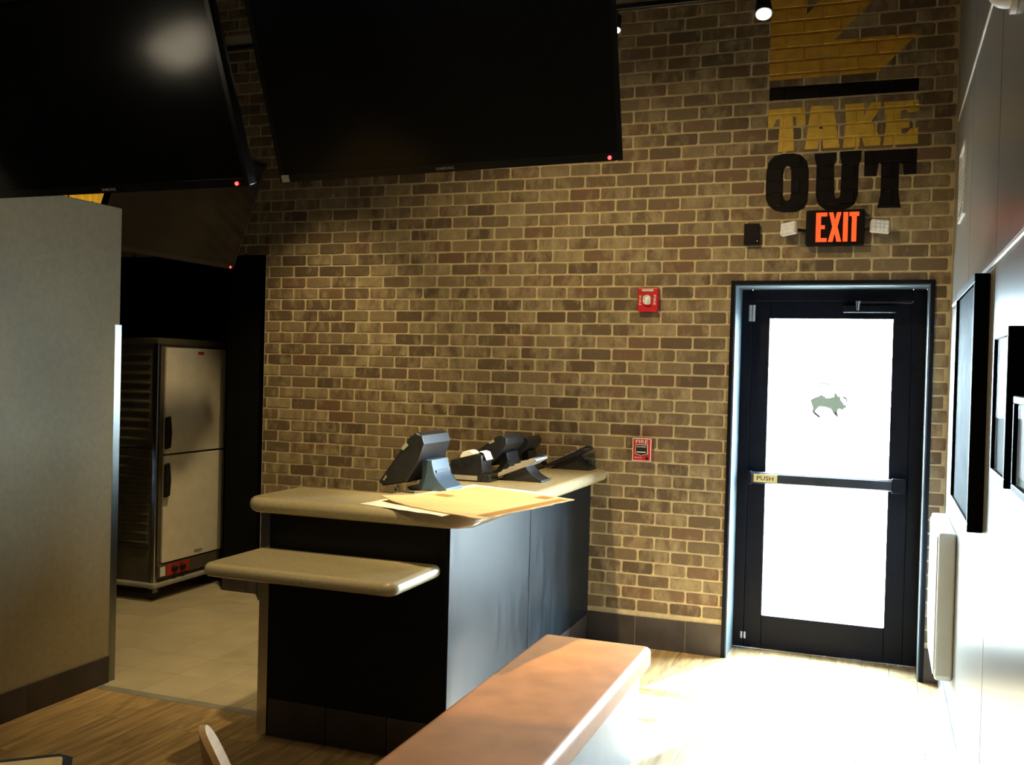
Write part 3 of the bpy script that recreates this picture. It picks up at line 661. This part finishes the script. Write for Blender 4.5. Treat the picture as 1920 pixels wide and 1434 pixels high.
# printer
pt = thing('receipt_printer', 'black receipt printer with a white paper roll on the counter', 'printer', (-2.07, -1.06, ZT))
obj('body', PR([(-2.158, 1.0915), (-1.998, 1.0915), (-1.982, 1.134), (-1.992, 1.232), (-2.02, 1.240), (-2.168, 1.200), (-2.174, 1.190)], 'y', -1.13, -0.985, bev=0.006), 'black_plastic', pt, True)
obj('front_step', B(-1.998, -1.945, -1.125, -0.99, 1.0915, 1.130, 0.006), 'black_plastic', pt, True)
obj('label_plate', B(-2.152, -2.012, -1.1325, -1.1300, 1.098, 1.122), 'phone_grey', pt)
obj('paper_roll', T((-2.085, -1.105, 1.212), (-2.085, -1.01, 1.212), 0.040, seg=28), 'paper', pt, True)
obj('paper_tongue', PR([(-2.030, 1.236), (-2.012, 1.252), (-1.990, 1.246), (-1.972, 1.206), (-1.975, 1.204), (-1.993, 1.242), (-2.012, 1.248), (-2.028, 1.232)], 'y', -1.10, -1.01), 'paper', pt)
def phone(label, x, y, plate):
    t = thing('desk_phone', label, 'phone', (x, y, ZT + 0.001), 'desk phones on the counter', rot=(0, 0, 0))
    obj('stand', PR([(-0.11, 0.0), (0.145, 0.0), (0.140, 0.010), (0.085, 0.030), (0.060, 0.062), (0.045, 0.085), (-0.02, 0.055)], 'y', -0.075, 0.075, bev=0.004), 'black_plastic', t, True)
    bd = obj('keypad_body', PR([(-0.140, 0.010), (-0.130, 0.004), (0.07, 0.088), (0.118, 0.118), (0.112, 0.130), (0.085, 0.128), (-0.10, 0.040)], 'y', -0.10, 0.10, bev=0.005), plate, t, True)
    obj('handset', PR([(-0.135, 0.022), (-0.105, 0.052), (-0.04, 0.074), (0.03, 0.112), (0.085, 0.140), (0.118, 0.138), (0.112, 0.126), (0.07, 0.120), (-0.02, 0.070), (-0.10, 0.034)], 'y', 0.03, 0.085, bev=0.005), 'black_plastic', t, True)
    obj('display', PR([(0.072, 0.124), (0.112, 0.133), (0.116, 0.128), (0.075, 0.118)], 'y', -0.09, 0.01), 'terminal_blue', bd)
    for k in range(4):
        for j in range(3): obj('key', B(-0.085 + k * 0.035, -0.072 + k * 0.035, -0.08 + j * 0.03, -0.06 + j * 0.03, 0.046 + k * 0.0175, 0.056 + k * 0.0175, 0.002, 1), 'phone_grey', bd)
phone('desk phone with a pale edge right behind the receipt printer', -1.845, -0.90, 'phone_grey')
phone('black desk phone at the far end of the counter by the wall', -1.80, -0.13, 'black_plastic')

# ------------------------------------------------------------------ bench, chair, table
bn = thing('bench', 'long low bench with a tan vinyl cushion in front of the counter', 'bench', (-1.2, -2.6, 0))
obj('cushion', B(-1.462, -0.945, -3.55, -1.595, 0.362, 0.462, 0.030, 4), 'vinyl_tan', bn, True)
obj('base', B(-1.425, -0.985, -3.50, -1.66, 0.0, 0.364, 0.004, 1), 'bench_base', bn)
# table, corner only in view
ang = math.radians(42)
tb = thing('dining_table', 'dining table with a yellow wood top and dark rounded edge', 'table', (-1.80, -4.165, 0), rot=(0, 0, ang))
TL = rounded([(-0.70, -0.70), (0, -0.70), (0, 0), (-0.70, 0)], [0.03] * 4, 5)
TL2 = rounded([(-0.68, -0.68), (-0.022, -0.68), (-0.022, -0.022), (-0.68, -0.022)], [0.012] * 4, 4)
obj('edge_band', PR(TL, 'z', 0.715, 0.750, bev=0.010, seg=3), 'black_plastic', tb, True)
obj('table_top', PR(TL2, 'z', 0.745, 0.7515), 'table_wood', tb)
obj('pedestal', T((-0.35, -0.35, 0.03), (-0.35, -0.35, 0.716), 0.04), 'black_plastic', tb, True)
obj('foot_plate', B(-0.60, -0.10, -0.60, -0.10, 0, 0.03, 0.012), 'black_plastic', tb)
ch = thing('dining_chair', 'light wood chair with a curved plywood back', 'chair', (-1.157, -4.105, 0), rot=(0, 0, math.radians(-48)))
bk = bmesh.new(); g = []
NU, NV = 20, 10
for side in (0, 1):
    gg = []
    for i in range(NU + 1):
        u = -1 + 2 * i / NU; a = u * 0.62; col_ = []
        zt = 0.905 - 0.17 * abs(u) ** 2.6
        for j in range(NV + 1):
            z = 0.52 + (zt - 0.52) * j / NV; r_ = 0.33 + (0.014 if side else 0)
            col_.append(bk.verts.new((r_ * math.sin(a), -0.20 - (r_ * math.cos(a) - 0.33) - 0.12 * (z - 0.52), z)))
        gg.append(col_)
    g.append(gg)
for s in (0, 1):
    for i in range(NU):
        for j in range(NV): bk.faces.new((g[s][i][j], g[s][i + 1][j], g[s][i + 1][j + 1], g[s][i][j + 1]))
for i in range(NU):
    for j in (0, NV): bk.faces.new((g[0][i][j], g[0][i + 1][j], g[1][i + 1][j], g[1][i][j]))
for j in range(NV):
    for i in (0, NU): bk.faces.new((g[0][i][j], g[0][i][j + 1], g[1][i][j + 1], g[1][i][j]))
obj('backrest', bk, 'chair_wood', ch, True)
obj('seat', PR(rounded([(-0.20, -0.20), (0.20, -0.20), (0.20, 0.20), (-0.20, 0.20)], [0.06] * 4), 'z', 0.44, 0.46, bev=0.006), 'chair_wood', ch, True)
for sx in (-1, 1):
    obj('leg', T((sx * 0.20, 0.19, 0.0), (sx * 0.17, 0.16, 0.44), 0.013, 0.017), 'black_plastic', ch, True)
    lg = bmesh.new(); tube(lg, (sx * 0.20, -0.24, 0.0), (sx * 0.17, -0.17, 0.45), 0.013, 0.017); tube(lg, (sx * 0.17, -0.17, 0.44), (sx * 0.13, -0.205, 0.60), 0.015, 0.013)
    obj('leg', lg, 'black_plastic', ch, True)

# ------------------------------------------------------------------ hanging televisions
def television(label, bl, yaw, tilt, roll, W, H, logo, sticker, led):
    e = Vector((math.cos(yaw), math.sin(yaw), 0)); n = Vector((math.sin(yaw), -math.cos(yaw), 0)); z = Vector((0, 0, 1))
    u = z * math.cos(tilt) + n * math.sin(tilt)
    e2 = e * math.cos(roll) + u * math.sin(roll); u2 = u * math.cos(roll) - e * math.sin(roll); nn = e2.cross(u2)   # nn faces the viewer
    t = thing('television', label, 'television', bl, 'televisions hung under the ceiling', rot=(0, 0, 0))
    M_ = Matrix.Identity(4)
    for i in range(3): M_[i][0], M_[i][1], M_[i][2], M_[i][3] = e2[i], -nn[i], u2[i], bl[i]
    t.matrix_world = M_
    # local: x along width, y away from the viewer, z up the screen
    obj('housing', B(0, W, 0.006, 0.05, 0, H, 0.006, 2), 'bezel', t, True)
    bz = bmesh.new()
    for a in ((0, W, 0, 0.030), (0, W, H - 0.018, H), (0, 0.018, 0.030, H - 0.018), (W - 0.018, W, 0.030, H - 0.018)): box(bz, a[0], a[1], 0.0, 0.008, a[2], a[3])
    obj('bezel', bz, 'bezel', t)
    obj('screen', B(0.018, W - 0.018, 0.0025, 0.007, 0.030, H - 0.018), 'black_gloss', t)
    if logo: obj('maker_lettering', flat(text_bm('SAMSUNG', 0.066, 0.0105, 0.01), lambda x, y: (W * 0.466 + x, -0.0008, 0.0085 + y)), 'sign_grey', t)
    obj('standby_light', T((led, -0.004, 0.012), (led, 0.001, 0.012), 0.0068, seg=12), 'led_red', t)
    if sticker: obj('sticker', B(0.006, 0.034, -0.0015, 0.0, 0.002, 0.028), 'sticker', t)
    obj('rear_housing', B(W * 0.2, W * 0.8, 0.05, 0.09, H * 0.2, H * 0.75, 0.01, 2), 'black_plastic', t)
    c = M_ @ Vector((W / 2, 0.13, H * 0.5)); inv = M_.inverted()
    def loc(bm):
        for v in bm.verts: v.co = inv @ v.co
        return bm
    obj('ceiling_pole', loc(T(c, (c.x, c.y, WTOP), 0.024)), 'black_plastic', t, True)
    obj('mount_arm', loc(tube(bmesh.new(), c, M_ @ Vector((W / 2, 0.085, H * 0.5)), 0.03)), 'black_plastic', t)
    return t
television('large dark television nearest the exit door, hung above the counter', (-2.09527, -2.90032, 2.35896), 0.263155, 0.471063, 0.074458, 1.25, 0.725, True, True, 1.204)
television('large dark television at the left, above the beige partition', (-3.3974, -3.00788, 2.32791), -0.009117, 0.411703, 0.0, 1.25, 0.725, True, False, 1.199)
television('television turned sideways behind the others, facing the exit', (-4.055, -1.735, 2.307), math.pi / 2, 0.36, 0.0, 1.235, 0.74, False, False, 1.20)

# ------------------------------------------------------------------ kitchen holding cabinet
hc = thing('holding_cabinet', 'tall steel holding cabinet with two pale doors and red controls', 'cabinet', (-5.05, -0.02, 0))
HX0, HX1, HY0, HY1 = -5.40, -4.745, -0.39, 0.36
obj('body', B(HX0, HX1, HY0 + 0.01, HY1, 0.12, 1.845, 0.012, 2), 'cabinet_side', hc)
for yy in (HY0, HY1 - 0.03): obj('corner_post', B(HX1 - 0.03, HX1 + 0.008, yy, yy + 0.03, 0.10, 1.84, 0.005, 1), 'steel', hc)
obj('top_cap', B(HX0 - 0.004, HX1 + 0.010, HY0 - 0.002, HY1 + 0.002, 1.80, 1.850, 0.012, 2), 'cabinet_side', hc)
for k in range(21):
    z = 0.40 + k * 0.066
    obj('side_rib', B(HX0 + 0.04, HX1 - 0.06, HY0 + 0.001, HY0 + 0.012, z, z + 0.018, 0.004, 1), 'cabinet_side', hc)
obj('side_rail', B(HX0 + 0.02, HX1 - 0.045, HY0 - 0.004, HY0 + 0.012, 0.385, 0.397), 'steel', hc); obj('side_rail', B(HX0 + 0.02, HX1 - 0.045, HY0 - 0.004, HY0 + 0.012, 1.07, 1.080), 'steel', hc)
for z0, z1, hz0, hz1 in ((1.034, 1.785, 1.07, 1.30), (0.262, 1.020, 0.73, 0.97)):
    dr = obj('door', B(HX1, HX1 + 0.022, HY0 + 0.07, HY1 - 0.004, z0, z1, 0.004, 1), 'cabinet_door', hc)
    hd = obj('handle', PR([(HY0 + 0.058, hz0), (HY0 + 0.096, hz0 + 0.01), (HY0 + 0.105, (hz0 + hz1) / 2), (HY0 + 0.090, hz1), (HY0 + 0.058, hz1 - 0.01)], 'x', HX1 + 0.022, HX1 + 0.055, bev=0.006), 'black_plastic', dr, True)
    if z0 > 1: obj('badge', B(HX1 + 0.022, HX1 + 0.0235, 0.02, 0.085, 1.74, 1.762), 'control_red', dr)
    else: obj('rating_plate', B(HX1 + 0.022, HX1 + 0.0235, 0.02, 0.11, 0.285, 0.305), 'phone_grey', dr)
cp = obj('control_panel', B(HX1, HX1 + 0.016, HY0 + 0.035, HY1 - 0.03, 0.155, 0.252, 0.003, 1), 'cabinet_side', hc)
obj('control_face', B(HX1 + 0.016, HX1 + 0.019, HY0 + 0.115, HY0 + 0.36, 0.165, 0.243), 'control_red', cp)
obj('power_switch', B(HX1 + 0.016, HX1 + 0.021, HY0 + 0.05, HY0 + 0.10, 0.17, 0.235), 'lamp_white', cp)
for yy in (0.19, 0.275): obj('knob', T((HX1 + 0.018, HY0 + yy, 0.205), (HX1 + 0.045, HY0 + yy, 0.205), 0.024, 0.020, seg=18), 'black_plastic', cp, True)
obj('bumper', B(HX0 - 0.02, HX1 + 0.03, HY0 - 0.02, HY1 + 0.02, 0.095, 0.130, 0.012, 2), 'caster_grey', hc)
for xx in (HX0 + 0.06, HX1 - 0.05):
    for yy in (HY0 + 0.06, HY1 - 0.06):
        cs = bmesh.new(); box(cs, xx - 0.022, xx + 0.022, yy - 0.025, yy + 0.025, 0.05, 0.098, 0.004, 1)
        co = obj('caster', cs, 'caster_grey', hc); obj('wheel', T((xx - 0.016, yy + 0.01, 0.047), (xx + 0.016, yy + 0.01, 0.047), 0.046, seg=20), 'rubber', co, True)

# ------------------------------------------------------------------ things on the brick wall
ex = thing('exit_sign', 'lit red EXIT sign with twin emergency lamps above the door', 'exit sign', (-0.285, -0.03, 2.55))
obj('housing', B(-0.445, -0.127, -0.066, -0.006, 2.450, 2.652, 0.008, 2), 'exit_body', ex, True)
X0, X1, Z0, Z1 = -0.389, -0.156, 2.469, 2.636
def lt(pts): return flat(fill2d([[(X0 + (X1 - X0) * a, Z0 + (Z1 - Z0) * b2) for a, b2 in pts]]), lambda x, z: (x, -0.0672, z), (0, -0.002, 0))
ELT = {'E': [(0, 0), (.26, 0), (.26, .13), (.115, .13), (.115, .44), (.21, .44), (.21, .57), (.115, .57), (.115, .87), (.26, .87), (.26, 1), (0, 1)],
 'X': [(.29, 0), (.40, 0), (.445, .30), (.49, 0), (.60, 0), (.505, .51), (.59, 1), (.485, 1), (.445, .72), (.40, 1), (.30, 1), (.385, .51)],
 'I': [(.635, 0), (.745, 0), (.745, 1), (.635, 1)], 'T': [(.835, 0), (.945, 0), (.945, .86), (1.0, .86), (1.0, 1), (.775, 1), (.775, .86), (.835, .86)]}
for k in 'EXIT': obj('letter', lt(ELT[k]), 'exit_letter', ex)
def head(cx, cz, ang, s):
    hp = bmesh.new(); box(hp, -0.052, 0.052, -0.018, 0.018, -0.038, 0.038, 0.010, 2)
    R_ = Matrix.Translation((cx, -0.075, cz)) @ Matrix.Rotation(ang, 4, 'Z') @ Matrix.Rotation(-0.25, 4, 'X') @ Matrix.Rotation(s * 0.10, 4, 'Y')
    bmesh.ops.transform(hp, matrix=R_, verts=hp.verts); h = obj('lamp_head', hp, 'lamp_white', ex, True)
    for i in range(4):
        for j in range(3):
            c = B(-0.044 + i * 0.0225, -0.044 + i * 0.0225 + 0.0195, -0.0225, -0.017, -0.032 + j * 0.022, -0.032 + j * 0.022 + 0.019, 0.003, 1)
            bmesh.ops.transform(c, matrix=R_, verts=c.verts); obj('led_lens', c, 'lamp_led', h)
    obj('arm', T((cx, -0.06, cz), (-0.285 + s * 0.155, -0.045, 2.535), 0.010), 'exit_body', ex, True)
head(-0.537, 2.548, -0.55, -1); head(-0.044, 2.548, 0.20, 1)
sk = thing('wall_sensor', 'small black box sensor beside the EXIT sign', 'sensor', (-0.755, -0.02, 2.527))
obj('housing', B(-0.798, -0.711, -0.040, -0.006, 2.464, 2.590, 0.005, 2), 'exit_body', sk, True)
obj('indicator', B(-0.722, -0.717, -0.0412, -0.040, 2.482, 2.488), 'lamp_led', sk)
sb = thing('fire_alarm_strobe', 'red fire alarm horn strobe with a clear lens on the bricks', 'fire alarm', (-1.363, -0.03, 2.14))
obj('housing', B(-1.426, -1.300, -0.052, -0.006, 2.068, 2.212, 0.008, 2), 'fire_red', sb, True)
obj('top_grille', B(-1.398, -1.328, -0.0545, -0.050, 2.190, 2.204, 0.001, 1), 'lamp_white', sb)
obj('lens', PR([(-1.388, 2.118), (-1.372, 2.108), (-1.354, 2.108), (-1.340, 2.118), (-1.340, 2.158), (-1.354, 2.168), (-1.372, 2.168), (-1.388, 2.158)], 'y', -0.078, -0.050, bev=0.006), 'lens_clear', sb, True)
obj('flash_tube', B(-1.372, -1.356, -0.082, -0.076, 2.122, 2.156, 0.003, 1), 'lamp_led', sb)
obj('lettering', flat(text_bm('FIRE', 0.060, 0.013, 0.01), lambda x, y: (-1.312 - 0.013 + y, -0.0530, 2.168 - x)), 'ink_white', sb)
obj('lettering', flat(text_bm('FIRE', 0.060, 0.013, 0.01), lambda x, y: (-1.402 - y, -0.0530, 2.108 + x)), 'ink_white', sb)
fp = thing('fire_pull_station', 'red FIRE pull station low on the brick wall by the door', 'fire alarm', (-1.374, -0.03, 1.22))
obj('housing', B(-1.431, -1.317, -0.048, -0.006, 1.154, 1.292, 0.005, 2), 'fire_red', fp, True)
bz = bmesh.new()
for a in ((-1.431, -1.317, 1.288, 1.293), (-1.431, -1.317, 1.153, 1.158), (-1.432, -1.427, 1.153, 1.293), (-1.321, -1.316, 1.153, 1.293)): box(bz, a[0], a[1], -0.0495, -0.044, a[2], a[3])
obj('white_border', bz, 'ink_white', fp)
obj('lettering', flat(text_bm('FIRE', 0.076, 0.022, 0.015), lambda x, y: (-1.412 + x, -0.0492, 1.261 + y)), 'ink_white', fp)
hd = obj('pull_handle', PR([(-1.408, 1.252), (-1.340, 1.252), (-1.338, 1.200), (-1.374, 1.190), (-1.410, 1.200)], 'y', -0.060, -0.047, bev=0.003), 'black_plastic', fp)
obj('handle_rim', flat(fill2d([[(-1.412, 1.256), (-1.336, 1.256), (-1.334, 1.197), (-1.374, 1.186), (-1.414, 1.197)], [(-1.408, 1.252), (-1.340, 1.252), (-1.338, 1.200), (-1.374, 1.190), (-1.410, 1.200)]]), lambda x, z: (x, -0.0485, z), (0, -0.006, 0)), 'ink_white', fp)
obj('lettering', flat(text_bm('PULL DOWN', 0.056, 0.009, 0.012), lambda x, y: (-1.402 + x, -0.0605, 1.237 + y)), 'ink_white', hd)
obj('handle_bar', B(-1.402, -1.346, -0.066, -0.059, 1.206, 1.212, 0.001, 1), 'ink_white', hd)
obj('small_lettering', flat(text_bm('FIRE ALARM', 0.045, 0.008, 0.01), lambda x, y: (-1.418 + x, -0.0492, 1.170 + y)), 'ink_white', fp)
obj('key_lock', T((-1.340, -0.046, 1.170), (-1.340, -0.053, 1.170), 0.009, seg=16), 'black_plastic', fp, True)

# lighting track and spotlights in front of the brick wall
TY, TZ = -0.5, 3.764
tr = thing('lighting_track', 'black lighting track under a beige channel across the brick wall', 'track', (-2.2, TY, TZ))
obj('rail', B(-5.2, 0.25, TY - 0.016, TY + 0.016, TZ - 0.012, TZ + 0.016, 0.003, 1), 'black_plastic', tr)
obj('channel', B(-5.2, 0.25, TY - 0.010, TY + 0.018, TZ + 0.016, TZ + 0.085, 0.003, 1), 'beige_channel', tr)
for xx in (-5.0, -3.6, -2.2, -1.0, 0.1): obj('hanger_rod', T((xx, TY, TZ + 0.08), (xx, TY, WTOP), 0.006), 'black_plastic', tr)
def spotlight(label, x, zc, r_, tilt, watts=25):
    t = thing('track_spotlight', label, 'spotlight', (x, TY, zc), 'spotlights on the track')
    obj('stem', T((x, TY, TZ - 0.010), (x, TY, zc + 0.05), 0.010), 'black_plastic', t, True)
    d = Vector((tilt[0], tilt[1], -1)).normalized(); a = Vector((x, TY, zc)) - d * 0.09; b2 = Vector((x, TY, zc))
    obj('housing', tube(bmesh.new(), a, b2, r_ * 0.85, r_ * 1.06, 22), 'black_plastic', t, True)
    obj('lamp_face', tube(bmesh.new(), b2 - d * 0.004, b2 + d * 0.006, r_ * 0.92, r_ * 0.85, 22), 'lamp_glow', t, True)
    l = bpy.data.lights.new('track_spot', 'SPOT'); l.energy = watts; l.color = (1, 0.78, 0.46); l.spot_size = math.radians(70); l.spot_blend = 0.6; l.shadow_soft_size = 0.03
    o = bpy.data.objects.new('track_spot', l); COL.objects.link(o); o.parent = t; o.location = d * 0.02; o.rotation_euler = d.to_track_quat('-Z', 'Y').to_euler()
spotlight('lit track spotlight just left of the yellow arrow mural', -0.665, 3.652, 0.046, (0.1, -0.45))
spotlight('lit track spotlight beside the edge of the large television', -1.485, 3.643, 0.026, (0.0, -0.35))

# amber lamps behind the partition
al = thing('amber_string_light', 'short string of amber glowing bulbs above the beige partition', 'string light', (-5.2, -0.6, 2.80))
obj('cord', T((-5.50, -0.6, 2.862), (-4.98, -0.6, 2.862), 0.006), 'rubber', al)
for k, (dx, dz, r_) in enumerate(((-5.40, 2.825, .022), (-5.33, 2.815, .020), (-5.265, 2.80, .036), (-5.19, 2.805, .033), (-5.125, 2.800, .028), (-5.07, 2.790, .036), (-5.06, 2.835, .024))):
    bm = bmesh.new(); bmesh.ops.create_icosphere(bm, subdivisions=2, radius=r_, matrix=Matrix.Translation((dx, -0.6, dz)) @ Matrix.Diagonal((0.95, 0.95, 1.3, 1)))
    obj('bulb', bm, 'amber_glow', al, True)
tag(obj('amber_light_bracket', T((-5.5, -0.6, 2.862), (-5.5, 0.0, 2.862), 0.010), 'black_plastic'), 'dark bracket carrying the amber bulbs behind the partition', 'bracket')

# ------------------------------------------------------------------ things on the grey panelled wall
def picture(label, y0, y1, z0, z1, d, bar, art, matc=None, inner=None):
    t = thing('picture_frame', label, 'picture', (0.34, (y0 + y1) / 2, z0), 'pictures on the grey wall'); xf = 0.339 - d
    obj('backing', B(0.335, 0.3395, y0 + 0.004, y1 - 0.004, z0 + 0.004, z1 - 0.004), 'panel_backing', t)
    for a in ((y0, y1, z0, z0 + bar), (y0, y1, z1 - bar, z1), (y0, y0 + bar, z0 + bar, z1 - bar), (y1 - bar, y1, z0 + bar, z1 - bar)):
        obj('frame_bar', B(xf, 0.3395, a[0], a[1], a[2], a[3], 0.002, 1), 'frame_black', t)
    i0, i1, k0, k1 = y0 + bar, y1 - bar, z0 + bar, z1 - bar
    if matc:
        mt_ = obj('mount', B(xf + 0.014, xf + 0.018, i0, i1, k0, k1), matc, t)
        mw = inner; obj('print', B(xf + 0.012, xf + 0.0145, i0 + mw, i1 - mw, k0 + mw, k1 - mw), art, t)
    else: obj('print', B(xf + 0.012, xf + 0.018, i0, i1, k0, k1), art, t)
    obj('glass', B(xf + 0.005, xf + 0.008, i0, i1, k0, k1), 'picture_glass', t)
picture('large black-framed blue picture nearest the exit door', -2.20, -1.25, 1.165, 2.075, 0.050, 0.030, 'print_blue')
picture('smaller black-framed green picture beside the large blue one', -3.22, -2.86, 1.425, 1.842, 0.045, 0.024, 'print_green')
picture('black-framed picture with a green border at the right edge, daylight glare painted white', -3.85, -3.37, 1.435, 1.665, 0.045, 0.018, 'glare_white', 'mat_green', 0.02)
wb = thing('wall_box', 'white rounded box mounted low on the grey wall by the door', 'wall box', (0.30, -0.62, 0.29))
pts = [(-1.0, 0.32), (-1.0, 0.985), (-0.25, 0.985), (-0.25, 0.45), (-0.40, 0.29), (-0.97, 0.29)]
obj('shell', PR(pts, 'x', 0.262, 0.3395, bev=0.012, seg=3), 'wall_box_white', wb, True)
obj('front_cover', PR([(a + (0.02 if a < -0.6 else -0.02), b2 + (0.02 if b2 < 0.6 else -0.02)) for a, b2 in pts], 'x', 0.255, 0.264, bev=0.003, seg=2), 'wall_box_white', wb, True)
vt = thing('wall_vent', 'white louvred vent high on the grey wall near the door', 'vent', (0.34, -0.68, 2.5))
for a in ((-0.86, -0.845, 2.49, 2.84), (-0.515, -0.50, 2.49, 2.84), (-0.845, -0.515, 2.825, 2.84), (-0.845, -0.515, 2.49, 2.505)): obj('vent_frame', B(0.328, 0.3395, a[0], a[1], a[2], a[3]), 'lamp_white', vt)
for k in range(14):
    z = 2.512 + k * 0.0225
    obj('slat', PR([(0.330, z), (0.332, z), (0.339, z + 0.016), (0.337, z + 0.016)], 'y', -0.845, -0.515), 'lamp_white', vt)
dm = thing('dome_camera', 'small white dome camera high on the grey wall at the right edge', 'camera', (0.34, -2.75, 2.86))
obj('mount_plate', T((0.339, -2.72, 2.875), (0.322, -2.72, 2.875), 0.075, seg=24), 'lamp_white', dm, True)
hm = bmesh.new(); bmesh.ops.create_uvsphere(hm, u_segments=24, v_segments=12, radius=0.058, matrix=Matrix.Translation((0.315, -2.72, 2.875)))
obj('dome', hm, 'lamp_white', dm, True)

# unseen pendant lamp added left of the view for the reflection in the left television
pd = thing('added_pendant', 'unseen cream pendant lamp with a tapered shade, added for a television reflection', 'lamp', (-3.54, -4.63, 1.985))
sh = bmesh.new(); prof = [(0.0, 2.135), (0.14, 2.135), (0.155, 2.128), (0.150, 2.08), (0.11, 2.01), (0.05, 1.988), (0.0, 1.985)]
vs = [sh.verts.new((-3.54 + r_, -4.63, z)) for r_, z in prof]
es = [sh.edges.new((vs[i], vs[i + 1])) for i in range(len(vs) - 1)]
bmesh.ops.spin(sh, geom=vs + es, cent=(-3.54, -4.63, 0), axis=(0, 0, 1), angle=2 * math.pi, steps=28)
bmesh.ops.remove_doubles(sh, verts=sh.verts, dist=0.0005)
obj('shade', sh, 'added_pendant_glow', pd, True)
obj('cord', T((-3.54, -4.63, 2.13), (-3.54, -4.63, WTOP), 0.006), 'rubber', pd)
